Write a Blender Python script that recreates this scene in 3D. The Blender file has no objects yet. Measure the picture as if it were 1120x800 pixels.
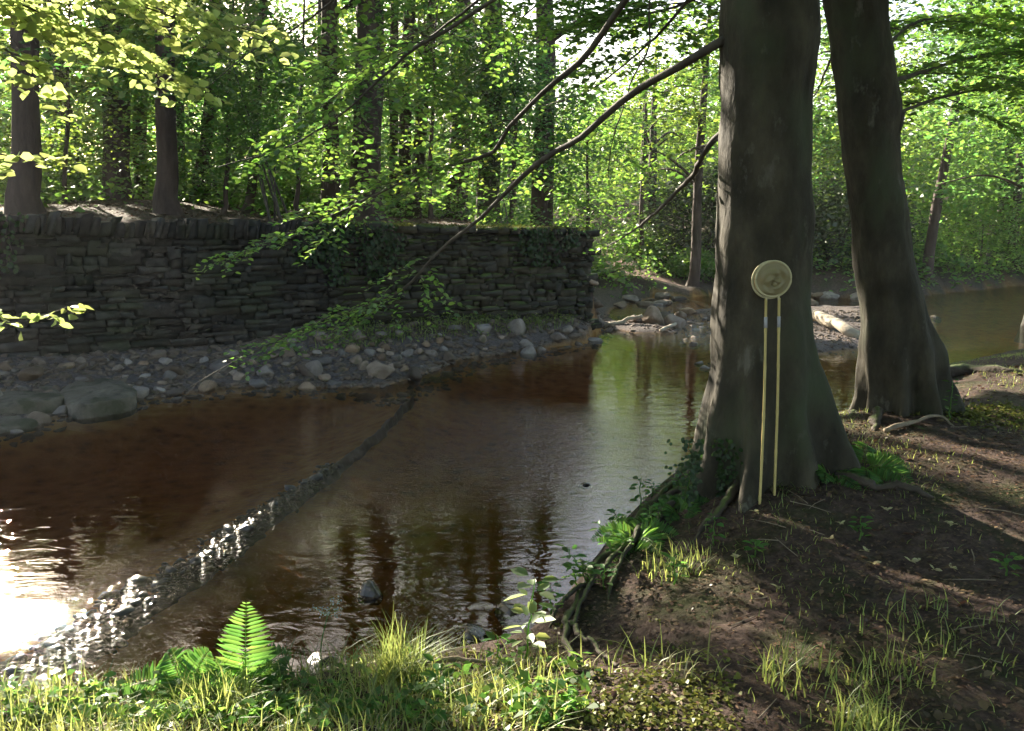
import bpy, math
import numpy as np
from mathutils import noise as mnoise, Vector

C = bpy.context.scene.collection
SC = bpy.context.scene
R = math.radians
rng = np.random.default_rng(7)

# ------------------------------------------------------------------ camera, world, sun
PITCH, FPX, CAMZ = R(10.0), 970.0, 2.3
cam = bpy.data.cameras.new('camera'); camo = bpy.data.objects.new('camera', cam); C.objects.link(camo)
camo.location = (0, 0, CAMZ); camo.rotation_euler = (R(90) - PITCH, 0, 0)
cam.sensor_width = 36; cam.lens = 36 * FPX / 1120; cam.clip_end = 600; cam.clip_start = 0.05
SC.camera = camo
SUN_EL, SUN_AZ = R(22.3), R(-31.7)
SUN = np.array([math.sin(SUN_AZ) * math.cos(SUN_EL), math.cos(SUN_AZ) * math.cos(SUN_EL), math.sin(SUN_EL)])
w = bpy.data.worlds.new('World'); SC.world = w; w.use_nodes = True
nt = w.node_tree; nt.nodes.clear()
sky = nt.nodes.new('ShaderNodeTexSky'); sky.sky_type = 'NISHITA'; sky.sun_disc = False
sky.sun_elevation = SUN_EL; sky.sun_rotation = SUN_AZ; sky.dust_density = 2.0
bg = nt.nodes.new('ShaderNodeBackground'); bg.inputs[1].default_value = 0.09
wo = nt.nodes.new('ShaderNodeOutputWorld')
nt.links.new(sky.outputs[0], bg.inputs[0]); nt.links.new(bg.outputs[0], wo.inputs[0])
sl = bpy.data.lights.new('sun', 'SUN'); sl.energy = 5.0; sl.angle = R(0.5); sl.color = (1, .93, .80)
slo = bpy.data.objects.new('sun', sl); C.objects.link(slo)
slo.rotation_euler = Vector(SUN).to_track_quat('Z', 'Y').to_euler(); slo.location = tuple(SUN * 60)
SC.view_settings.view_transform = 'Standard'; SC.view_settings.look = 'None'
SC.view_settings.exposure = 2.4; SC.view_settings.gamma = 1.0; SC.view_settings.use_curve_mapping = False
SC.view_settings.use_white_balance = True; SC.view_settings.white_balance_temperature = 6900; SC.view_settings.white_balance_tint = 11
SC.render.engine = 'CYCLES'
cy = SC.cycles
cy.use_denoising = True; cy.denoiser = 'OPENIMAGEDENOISE'
cy.max_bounces = 7; cy.diffuse_bounces = 4; cy.glossy_bounces = 3; cy.transmission_bounces = 4; cy.transparent_max_bounces = 8
cy.caustics_reflective = False; cy.caustics_refractive = False; cy.sample_clamp_indirect = 6
cy.use_adaptive_sampling = True; cy.adaptive_threshold = 0.02

# ------------------------------------------------------------------ picture to place helpers
cp, sp = math.cos(PITCH), math.sin(PITCH)
def ray(px, py):
    a = (px - 560) / FPX; b = (400 - py) / FPX
    return np.array([a, cp + b * sp, -sp + b * cp])
def P(px, py, z):
    r = ray(px, py); t = (z - CAMZ) / r[2]
    return np.array([r[0] * t, r[1] * t, z])
def Q(px, py, Y):
    r = ray(px, py)
    return np.array([0, 0, CAMZ]) + r * (Y / r[1])
def sm(t):
    t = np.clip(t, 0, 1); return t * t * (3 - 2 * t)

# ------------------------------------------------------------------ mesh helpers
def mk(name, V, F, mat=None, parent=None, loc=None, smooth=False):
    """V (n,3); F list of int arrays (m,k) with any k, mixed sizes allowed."""
    V = np.asarray(V, dtype=np.float64)
    F = [np.asarray(f, dtype=np.int32) for f in F if len(f)]
    if loc is None:
        loc = V.mean(0) if parent is None else None
    base = np.array(parent.get('_w', (0, 0, 0))) if parent is not None else np.zeros(3)
    org = np.array(loc, dtype=float) if loc is not None else base
    me = bpy.data.meshes.new(name)
    me.vertices.add(len(V)); me.vertices.foreach_set('co', (V - org).astype(np.float32).ravel())
    nl = sum(f.size for f in F); nf = sum(len(f) for f in F)
    me.loops.add(nl); me.loops.foreach_set('vertex_index', np.concatenate([f.ravel() for f in F]))
    me.polygons.add(nf)
    tot = np.concatenate([np.full(len(f), f.shape[1], dtype=np.int32) for f in F])
    st = np.concatenate([[0], np.cumsum(tot)[:-1]]).astype(np.int32)
    me.polygons.foreach_set('loop_start', st)
    try: me.polygons.foreach_set('loop_total', tot)
    except Exception: pass
    if smooth: me.polygons.foreach_set('use_smooth', np.ones(nf, dtype=bool))
    me.update(calc_edges=True)
    if mat: me.materials.append(mat)
    o = bpy.data.objects.new(name, me); C.objects.link(o)
    if parent is not None:
        o.parent = parent; o.location = tuple(org - base); o['_w'] = tuple(org)
    else:
        o.location = tuple(org); o['_w'] = tuple(org)
    return o
def tag(o, label=None, cat=None, group=None, kind=None):
    if label: o['label'] = label
    if cat: o['category'] = cat
    if group: o['group'] = group
    if kind: o['kind'] = kind
    return o
def thing(name, label, cat, loc, group=None):
    o = bpy.data.objects.new(name, None); C.objects.link(o)
    o.location = tuple(loc); o['_w'] = tuple(float(v) for v in loc); o.empty_display_size = .2
    return tag(o, label, cat, group)
class MB:
    def __init__(s): s.V = []; s.F = {}; s.n = 0
    def add(s, V, F):
        V = np.asarray(V, float)
        for f in (F if isinstance(F, list) else [F]):
            f = np.asarray(f, dtype=np.int32)
            s.F.setdefault(f.shape[1], []).append(f + s.n)
        s.V.append(V); s.n += len(V)
    def build(s, name, mat, parent=None, loc=None, smooth=False):
        return mk(name, np.concatenate(s.V), [np.concatenate(x) for x in s.F.values()], mat, parent, loc, smooth)
def resample(pts, n):
    pts = np.asarray(pts, float)
    if len(pts) > 2:   # catmull-rom
        q = np.vstack([2 * pts[0] - pts[1], pts, 2 * pts[-1] - pts[-2]]); out = []
        for i in range(1, len(q) - 2):
            t = np.linspace(0, 1, 12, endpoint=False)[:, None]
            a, b, c, d = q[i - 1], q[i], q[i + 1], q[i + 2]
            out.append(.5 * ((2 * b) + (c - a) * t + (2 * a - 5 * b + 4 * c - d) * t**2 + (3 * b - a - 3 * c + d) * t**3))
        pts = np.vstack(out + [pts[-1:]])
    s = np.concatenate([[0], np.cumsum(np.linalg.norm(np.diff(pts, axis=0), axis=1))])
    u = np.linspace(0, s[-1], n)
    return np.stack([np.interp(u, s, pts[:, k]) for k in range(pts.shape[1])], 1)
def tube_geo(pts, rad, ns=8, cap=True, wob=0.0, seed=0):
    pts = np.asarray(pts, float)[:, :3]; n = len(pts); rad = np.broadcast_to(np.asarray(rad, float), (n,))
    T = np.gradient(pts, axis=0); T /= np.linalg.norm(T, axis=1)[:, None] + 1e-12
    ref = np.array([0, 0, 1.0]) if abs(T[:, 2]).mean() < .8 else np.array([1.0, 0, 0])
    U = np.cross(T, ref); U /= np.linalg.norm(U, axis=1)[:, None] + 1e-12
    W = np.cross(T, U)
    a = np.linspace(0, 2 * np.pi, ns, endpoint=False)
    rr = rad[:, None] * np.ones(ns)
    if wob:
        g = np.random.default_rng(seed + n)
        ph = g.uniform(0, 6.28, 6); i = np.arange(n)[:, None]
        rr = rr * (1 + wob * (np.sin(2 * a + ph[0] + i * .5) * .5 + np.sin(3 * a + ph[1] - i * .37) * .4 + np.sin(i * .9 + ph[2]) * .4))
    V = pts[:, None, :] + rr[..., None] * (np.cos(a)[None, :, None] * U[:, None] + np.sin(a)[None, :, None] * W[:, None])
    V = V.reshape(-1, 3)
    i, j = np.meshgrid(np.arange(n - 1), np.arange(ns), indexing='ij'); j2 = (j + 1) % ns
    F = np.stack([i * ns + j, i * ns + j2, (i + 1) * ns + j2, (i + 1) * ns + j], -1).reshape(-1, 4)[:, ::-1]
    Fs = [F]
    if cap: Fs += [np.arange(ns)[None, :], (n - 1) * ns + np.arange(ns)[None, ::-1]]
    return V, Fs
def fbm(V, scale, seed=0, oct=3):
    V = np.asarray(V, float); out = np.zeros(len(V)); off = Vector((seed * 7.3, seed * 3.1, seed * 5.7))
    for k, v in enumerate(V):
        out[k] = mnoise.fractal(Vector(v) * scale + off, 1.0, 2.0, oct)
    return out
def vnoise(x, y, s=1.0, seed=0):   # fast 2-D sines noise
    g = np.random.default_rng(seed); o = 0
    for k in range(6):
        a = g.uniform(0, 6.28); f = s * (1.0 + .55 * k) * g.uniform(.8, 1.2)
        o = o + np.sin((x * math.cos(a) + y * math.sin(a)) * f + g.uniform(0, 6.28)) / (1 + .6 * k)
    return o / 2.6

# ------------------------------------------------------------------ materials
def newmat(name):
    m = bpy.data.materials.new(name); m.use_nodes = True; t = m.node_tree; t.nodes.clear()
    o = t.nodes.new('ShaderNodeOutputMaterial')
    def N(typ, **kw):
        n = t.nodes.new('ShaderNode' + typ)
        for k, v in kw.items():
            if k in n.inputs.keys() if isinstance(k, str) else False: n.inputs[k].default_value = v
            else: setattr(n, k, v)
        return n
    return m, t, o, N
def ramp(N, cols):
    r = N('ValToRGB'); e = r.color_ramp.elements
    while len(e) < len(cols): e.new(.5)
    for el, (p, c) in zip(e, cols): el.position = p; el.color = (*c, 1)
    return r
def coords(t, N, scale=(1, 1, 1)):
    g = N('NewGeometry'); mp = N('Mapping'); mp.inputs['Scale'].default_value = scale
    t.links.new(g.outputs['Position'], mp.inputs[0]); return mp
def noise_mat(name, cols, scale=3, detail=6, rough=.85, bump=.4, bscale=None, stretch=(1, 1, 1), spec=.3, second=None, bdist=.02, up=None, third=None, var=None):
    m, t, o, N = newmat(name); L = t.links.new
    mp = coords(t, N, stretch)
    n = N('TexNoise'); n.inputs['Scale'].default_value = scale; n.inputs['Detail'].default_value = detail; n.inputs['Roughness'].default_value = .65
    L(mp.outputs[0], n.inputs['Vector'])
    r = ramp(N, cols); L(n.outputs['Fac'], r.inputs[0]); col = r.outputs[0]
    b = N('BsdfPrincipled'); b.inputs['Roughness'].default_value = rough; b.inputs['Specular IOR Level'].default_value = spec
    if second:   # (scale, lo, hi, colour) patches of another colour
        n2 = N('TexNoise'); n2.inputs['Scale'].default_value = second[0]; n2.inputs['Detail'].default_value = 5; L(mp.outputs[0], n2.inputs['Vector'])
        mr = N('MapRange'); mr.inputs[1].default_value = second[1]; mr.inputs[2].default_value = second[2]; L(n2.outputs['Fac'], mr.inputs[0])
        mx = N('Mix'); mx.data_type = 'RGBA'; L(mr.outputs[0], mx.inputs[0]); L(col, mx.inputs[6]); mx.inputs[7].default_value = (*second[3], 1); col = mx.outputs[2]
    if third:    # small pale or dark patches
        n2 = N('TexNoise'); n2.inputs['Scale'].default_value = third[0]; n2.inputs['Detail'].default_value = 6; n2.inputs['Roughness'].default_value = .7; L(mp.outputs[0], n2.inputs['Vector'])
        mr = N('MapRange'); mr.inputs[1].default_value = third[1]; mr.inputs[2].default_value = third[2]; L(n2.outputs['Fac'], mr.inputs[0])
        mx = N('Mix'); mx.data_type = 'RGBA'; L(mr.outputs[0], mx.inputs[0]); L(col, mx.inputs[6]); mx.inputs[7].default_value = (*third[3], 1); col = mx.outputs[2]
    if var:      # every stone its own tone
        src = N('NewGeometry').outputs['Random Per Island'] if var == 'island' else N('ObjectInfo').outputs['Random']
        h = N('HueSaturation'); a = N('MapRange'); a.inputs[3].default_value = .5; a.inputs[4].default_value = 1.6; L(src, a.inputs[0]); L(a.outputs[0], h.inputs['Value'])
        fr = N('Math'); fr.operation = 'MULTIPLY'; fr.inputs[1].default_value = 9.7; L(src, fr.inputs[0]); f2 = N('Math'); f2.operation = 'FRACT'; L(fr.outputs[0], f2.inputs[0])
        a2 = N('MapRange'); a2.inputs[3].default_value = .5; a2.inputs[4].default_value = 1.35; L(f2.outputs[0], a2.inputs[0]); L(a2.outputs[0], h.inputs['Saturation']); L(col, h.inputs['Color']); col = h.outputs[0]
    if up:       # moss where the surface faces up: (lo, hi, colour)
        g = N('NewGeometry'); sx = N('SeparateXYZ'); L(g.outputs['Normal'], sx.inputs[0])
        n3 = N('TexNoise'); n3.inputs['Scale'].default_value = scale * .6; n3.inputs['Detail'].default_value = 4; L(mp.outputs[0], n3.inputs['Vector'])
        ad = N('Math'); ad.operation = 'ADD'; L(sx.outputs[2], ad.inputs[0]); L(n3.outputs['Fac'], ad.inputs[1])
        mr = N('MapRange'); mr.inputs[1].default_value = up[0]; mr.inputs[2].default_value = up[1]; L(ad.outputs[0], mr.inputs[0])
        mx = N('Mix'); mx.data_type = 'RGBA'; L(mr.outputs[0], mx.inputs[0]); L(col, mx.inputs[6]); mx.inputs[7].default_value = (*up[2], 1); col = mx.outputs[2]
    L(col, b.inputs['Base Color'])
    if bump:
        n4 = N('TexNoise'); n4.inputs['Scale'].default_value = bscale or scale * 4; n4.inputs['Detail'].default_value = 8; L(mp.outputs[0], n4.inputs['Vector'])
        bp = N('Bump'); bp.inputs['Strength'].default_value = bump; bp.inputs['Distance'].default_value = bdist
        L(n4.outputs['Fac'], bp.inputs['Height']); L(bp.outputs[0], b.inputs['Normal'])
    L(b.outputs[0], o.inputs[0]); return m
def leaf_mat(name, dif, tra, var=.35, gloss=.06, tmix=.5):
    m, t, o, N = newmat(name); L = t.links.new
    g = N('NewGeometry')
    def vary(c):
        h = N('HueSaturation'); h.inputs['Color'].default_value = (*c, 1)
        a = N('MapRange'); a.inputs[3].default_value = 1 - var; a.inputs[4].default_value = 1 + var; L(g.outputs['Random Per Island'], a.inputs[0]); L(a.outputs[0], h.inputs['Value'])
        wv = N('Math'); wv.operation = 'MULTIPLY'; wv.inputs[1].default_value = 7.31; L(g.outputs['Random Per Island'], wv.inputs[0])
        fr = N('Math'); fr.operation = 'FRACT'; L(wv.outputs[0], fr.inputs[0])
        hh = N('MapRange'); hh.inputs[3].default_value = .48; hh.inputs[4].default_value = .525; L(fr.outputs[0], hh.inputs[0]); L(hh.outputs[0], h.inputs['Hue'])
        return h
    d = N('BsdfDiffuse'); L(vary(dif).outputs[0], d.inputs[0])
    tr = N('BsdfTranslucent'); L(vary(tra).outputs[0], tr.inputs[0])
    mx = N('MixShader'); mx.inputs[0].default_value = tmix; L(d.outputs[0], mx.inputs[1]); L(tr.outputs[0], mx.inputs[2])
    gl = N('BsdfGlossy'); gl.inputs['Roughness'].default_value = .42; gl.inputs[0].default_value = (.9, .95, .85, 1)
    m2 = N('MixShader'); m2.inputs[0].default_value = gloss; L(mx.outputs[0], m2.inputs[1]); L(gl.outputs[0], m2.inputs[2])
    L(m2.outputs[0], o.inputs[0]); return m

M = {}
M['leaf_far'] = leaf_mat('leaf_wood', (.045, .095, .025), (.28, .49, .075))
M['leaf_warm'] = leaf_mat('leaf_wood_warm', (.055, .095, .022), (.34, .49, .07))
M['leaf_cool'] = leaf_mat('leaf_wood_cool', (.04, .085, .03), (.20, .42, .09))
M['leaf_beech'] = leaf_mat('leaf_beech', (.045, .095, .025), (.27, .48, .075))
M['leaf_lime'] = leaf_mat('leaf_lime', (.07, .12, .03), (.55, .66, .20), gloss=.08, tmix=.6)
M['leaf_dark'] = leaf_mat('leaf_dark_bush', (.03, .05, .02), (.04, .07, .015), gloss=.08)
M['leaf_fern'] = leaf_mat('leaf_fern', (.05, .12, .03), (.22, .42, .07), gloss=.025)
M['leaf_ivy'] = leaf_mat('leaf_ivy', (.028, .055, .02), (.05, .10, .02), gloss=.025)
M['grass'] = leaf_mat('grass_blade', (.10, .14, .04), (.44, .50, .13), gloss=.03)
M['litter'] = leaf_mat('dead_leaf', (.12, .075, .048), (.10, .05, .03), var=.6, gloss=.03, tmix=.25)
M['dry'] = leaf_mat('dry_leaf', (.42, .37, .2), (.34, .30, .12), gloss=.03, tmix=.3)
M['umbel'] = leaf_mat('umbel_flower', (.6, .6, .5), (.4, .4, .3), gloss=.02)
M['beech'] = noise_mat('beech_bark', [(.28, (.013, .011, .0065)), (.48, (.036, .030, .018)), (.72, (.074, .063, .040))], scale=5, bump=.9, bscale=16, stretch=(1, 1, .5), bdist=.016, second=(2.6, .5, .68, (.045, .052, .026)), third=(6, .60, .70, (.10, .092, .07)))
M['bark'] = noise_mat('wood_bark', [(.25, (.035, .024, .02)), (.55, (.075, .05, .04)), (.8, (.12, .085, .068))], scale=5, bump=.9, bscale=16, stretch=(1, 1, .3), bdist=.03, second=(.9, .56, .75, (.05, .06, .025)))
M['twig'] = noise_mat('twig_bark', [(.3, (.05, .04, .032)), (.7, (.11, .095, .075))], scale=12, bump=.3)
M['root'] = noise_mat('root_bark', [(.25, (.03, .022, .016)), (.7, (.08, .062, .045))], scale=7, bump=.7, up=(1.25, 1.5, (.06, .08, .02)))
M['rock'] = noise_mat('river_rock', [(.25, (.09, .062, .045)), (.5, (.17, .125, .093)), (.8, (.28, .215, .165))], scale=4, bump=.5, bscale=18, second=(7, .56, .7, (.09, .075, .045)), var='object')
M['slab'] = noise_mat('slab_rock', [(.25, (.05, .04, .028)), (.5, (.13, .108, .078)), (.8, (.24, .205, .155))], scale=6, bump=1.0, bscale=10, bdist=.03, second=(3, .5, .6, (.06, .055, .03)))
M['wetrock'] = noise_mat('wet_rock', [(.3, (.03, .024, .02)), (.7, (.085, .065, .05))], scale=6, bump=.6, rough=.25, spec=.5)
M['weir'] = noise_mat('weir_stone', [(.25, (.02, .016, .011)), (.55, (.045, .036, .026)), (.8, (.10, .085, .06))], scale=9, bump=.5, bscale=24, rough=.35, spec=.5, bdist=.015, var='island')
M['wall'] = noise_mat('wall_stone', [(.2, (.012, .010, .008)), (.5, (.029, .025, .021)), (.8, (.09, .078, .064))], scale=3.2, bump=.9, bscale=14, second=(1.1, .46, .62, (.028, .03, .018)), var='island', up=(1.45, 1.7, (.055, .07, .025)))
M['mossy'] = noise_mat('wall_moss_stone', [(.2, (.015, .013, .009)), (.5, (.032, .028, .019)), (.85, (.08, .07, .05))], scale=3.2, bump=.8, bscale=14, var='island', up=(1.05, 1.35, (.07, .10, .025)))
M['wood'] = noise_mat('bleached_wood', [(.3, (.28, .23, .17)), (.7, (.45, .39, .30))], scale=6, bump=.5, stretch=(1, 1, 1))
M['cane'] = noise_mat('bamboo_cane', [(.3, (.40, .30, .10)), (.7, (.55, .43, .16))], scale=8, bump=.1, rough=.5)
M['netcloth'] = leaf_mat('net_cloth', (.33, .28, .14), (.22, .18, .08), var=.02, gloss=.03, tmix=.3)
M['netrim'] = noise_mat('net_rim', [(.3, (.42, .36, .2)), (.7, (.55, .49, .3))], scale=20, bump=.2)
M['ferrule'] = noise_mat('net_ferrule', [(.3, (.30, .28, .29)), (.7, (.42, .40, .40))], scale=20, bump=.05, rough=.4)
M['twigpale'] = noise_mat('dead_twig', [(.3, (.16, .12, .08)), (.7, (.3, .24, .17))], scale=14, bump=.3)
M['moss'] = leaf_mat('moss', (.13, .135, .03), (.16, .17, .03), gloss=.02, tmix=.25)

def ground_mat():
    m, t, o, N = newmat('woodland_ground'); L = t.links.new
    mp = coords(t, N)
    def noi(s, d=6):
        n = N('TexNoise'); n.inputs['Scale'].default_value = s; n.inputs['Detail'].default_value = d; n.inputs['Roughness'].default_value = .7; L(mp.outputs[0], n.inputs['Vector']); return n.outputs['Fac']
    def mixc(f, a, b):
        x = N('Mix'); x.data_type = 'RGBA'; L(f, x.inputs[0])
        for s, v in ((6, a), (7, b)):
            if isinstance(v, tuple): x.inputs[s].default_value = (*v, 1)
            else: L(v, x.inputs[s])
        return x.outputs[2]
    def attr(n): a = N('Attribute'); a.attribute_name = n; return a.outputs['Fac']
    soil = ramp(N, [(.3, (.036, .024, .019)), (.5, (.085, .057, .046)), (.7, (.17, .116, .094))]); L(noi(17, 12), soil.inputs[0])
    mr = N('MapRange'); mr.inputs[1].default_value = .47; mr.inputs[2].default_value = .62; L(noi(1.9, 6), mr.inputs[0])
    moss = ramp(N, [(.35, (.032, .034, .014)), (.7, (.075, .08, .028))]); L(noi(22, 6), moss.inputs[0])
    land = mixc(mr.outputs[0], soil.outputs[0], moss.outputs[0])
    pathc = ramp(N, [(.3, (.15, .085, .065)), (.7, (.27, .17, .13))]); L(noi(9), pathc.inputs[0])
    land = mixc(attr('path'), land, pathc.outputs[0])
    grav = ramp(N, [(.3, (.055, .045, .042)), (.5, (.12, .10, .092)), (.7, (.2, .17, .15))]); L(noi(20, 8), grav.inputs[0])
    land = mixc(attr('gravel'), land, grav.outputs[0])
    vo = N('TexVoronoi'); vo.inputs['Scale'].default_value = 6.5; L(mp.outputs[0], vo.inputs['Vector'])
    bedn = N('Mix'); bedn.data_type = 'FLOAT'; bedn.inputs[0].default_value = .35; L(noi(2.5, 8), bedn.inputs[2]); L(vo.outputs['Distance'], bedn.inputs[3])
    bed = ramp(N, [(.25, (.14, .06, .016)), (.45, (.40, .20, .06)), (.7, (.54, .32, .12))]); L(bedn.outputs[0], bed.inputs[0])
    land = mixc(attr('bed'), land, bed.outputs[0])
    b = N('BsdfPrincipled'); b.inputs['Roughness'].default_value = .92; b.inputs['Specular IOR Level'].default_value = .15; L(land, b.inputs['Base Color'])
    bp = N('Bump'); bp.inputs['Strength'].default_value = 1.0; bp.inputs['Distance'].default_value = .05; L(noi(34, 10), bp.inputs['Height']); L(bp.outputs[0], b.inputs['Normal'])
    L(b.outputs[0], o.inputs[0]); return m
def water_mat():
    m, t, o, N = newmat('river_water'); L = t.links.new
    mp = coords(t, N, (1.0, 2.3, 1))
    def noi(s, d, dist=0):
        n = N('TexNoise'); n.inputs['Scale'].default_value = s; n.inputs['Detail'].default_value = d; n.inputs['Distortion'].default_value = dist; L(mp.outputs[0], n.inputs['Vector']); return n.outputs['Fac']
    a = N('Attribute'); a.attribute_name = 'ripple'
    b1 = N('Bump'); b1.inputs['Distance'].default_value = .02; b1.inputs['Strength'].default_value = .22; L(noi(2.6, 2.5, 1.2), b1.inputs['Height'])
    b2 = N('Bump'); b2.inputs['Distance'].default_value = .04; L(noi(15, 3, .6), b2.inputs['Height']); L(a.outputs['Fac'], b2.inputs['Strength']); L(b1.outputs[0], b2.inputs['Normal'])
    fr = N('Fresnel'); fr.inputs['IOR'].default_value = 1.33; L(b2.outputs[0], fr.inputs['Normal'])
    gl = N('BsdfGlossy'); gl.distribution = 'BECKMANN'; gl.inputs['Roughness'].default_value = .028; gl.inputs[0].default_value = (1, 1, 1, 1); L(b2.outputs[0], gl.inputs['Normal'])
    tr = N('BsdfTransparent'); dp = N('Attribute'); dp.attribute_name = 'depth'; cc = N('CombineColor')
    for k_, base in enumerate((.34, .10, .010)):
        pw = N('Math'); pw.operation = 'POWER'; pw.inputs[0].default_value = base; L(dp.outputs['Fac'], pw.inputs[1]); L(pw.outputs[0], cc.inputs[k_])
    L(cc.outputs[0], tr.inputs[0])
    mx = N('MixShader'); L(fr.outputs[0], mx.inputs[0]); L(tr.outputs[0], mx.inputs[1]); L(gl.outputs[0], mx.inputs[2])
    L(mx.outputs[0], o.inputs[0]); return m
M['ground'] = ground_mat(); M['water'] = water_mat()

# ------------------------------------------------------------------ terrain
near_px = [(-600, 950, .3), (-200, 820, .3), (0, 768, .32), (150, 757, .35), (300, 747, .35), (420, 724, .38), (520, 707, .4), (590, 690, .42), (640, 640, .45),
           (690, 575, .5), (740, 528, .56), (775, 497, .6), (850, 470, .62), (905, 462, .6), (935, 452, .6), (955, 425, .58), (1010, 402, .55), (1060, 394, .5), (1120, 381, .5), (1300, 368, .5), (1700, 350, .5)]
weir_px = [(452, 432), (400, 480), (330, 530), (255, 582), (150, 655), (60, 710), (-80, 790)]
WEIR = np.array([P(a, b, 0) for a, b in weir_px])
NE = np.array([np.append(P(a, b, z)[:2], z) for a, b, z in near_px])
near_poly = np.vstack([[-90, NE[0, 1] - 1.5], NE[:, :2], [90, NE[-1, 1] + 6], [90, -60], [-90, -60]])
far_px = [(-700, 520), (-300, 500), (0, 474), (60, 457), (160, 437), (250, 424), (330, 424), (420, 424), (470, 408), (505, 393), (570, 385), (640, 375), (660, 356), (670, 338), (720, 324), (780, 320), (870, 324), (945, 328), (1010, 324), (1120, 313), (1400, 300)]
FE = np.array([P(a, b, 0)[:2] for a, b in far_px])
far_poly = np.vstack([[-90, FE[0, 1] + 0.5], FE, [90, FE[-1, 1] + 25], [90, 150], [-90, 150]])
wl = [np.append(P(-900, 470, .5)[:2], 2.05)] + [np.append(P(a, b, .45 + .15 * max(0, (a - 330) / 325))[:2], z) for a, b, z in [(-300, 402, 2.2), (0, 385, 2.25), (170, 372, 2.15), (330, 360, 2.1), (420, 352, 2.05), (520, 343, 2.0), (600, 336, 1.96), (641, 332, 1.93)]]
WL = np.array(wl); WE = WL[-1, :2]
RET = np.array([WE + (-.5, 2.0), WE + (-1.3, 5), WE + (-1.6, 14), WE + (2, 60)])
ter_poly = np.vstack([[-90, WL[0, 1]], WL[:, :2], RET, [-90, 150]])
bar_px = [(735, 343), (760, 345), (800, 375), (770, 402), (800, 412), (870, 392), (950, 382), (1010, 352), (960, 338), (880, 336), (800, 338)]
BAR = np.array([P(a, b, 0)[:2] for a, b in bar_px])
isl_px = [(655, 360), (690, 366), (745, 366), (770, 352), (735, 343), (690, 347)]
ISL = np.array([P(a, b, 0)[:2] for a, b in isl_px])
def segdist(X, Y, L, closed=False):
    L = np.asarray(L)[:, :2]; n = len(L); best = np.full(X.shape, 1e9); idx = np.zeros(X.shape, int); tt = np.zeros(X.shape)
    for i in range(n if closed else n - 1):
        a, b = L[i], L[(i + 1) % n]; d = b - a; l2 = d @ d + 1e-12
        t = np.clip(((X - a[0]) * d[0] + (Y - a[1]) * d[1]) / l2, 0, 1)
        q = np.hypot(X - a[0] - t * d[0], Y - a[1] - t * d[1]); m = q < best
        best = np.where(m, q, best); idx = np.where(m, i, idx); tt = np.where(m, t, tt)
    return best, idx, tt
def inside(X, Y, poly):
    r = np.zeros(X.shape, bool); n = len(poly)
    for i in range(n):
        (x1, y1), (x2, y2) = poly[i], poly[(i + 1) % n]
        if y1 == y2: continue
        c = (y1 > Y) != (y2 > Y)
        r ^= c & (X < (x2 - x1) * (Y - y1) / (y2 - y1) + x1)
    return r
PATHZ = None
TREE1 = np.array([1.47, 5.13]); TREE2 = np.array([2.83, 6.62])
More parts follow.
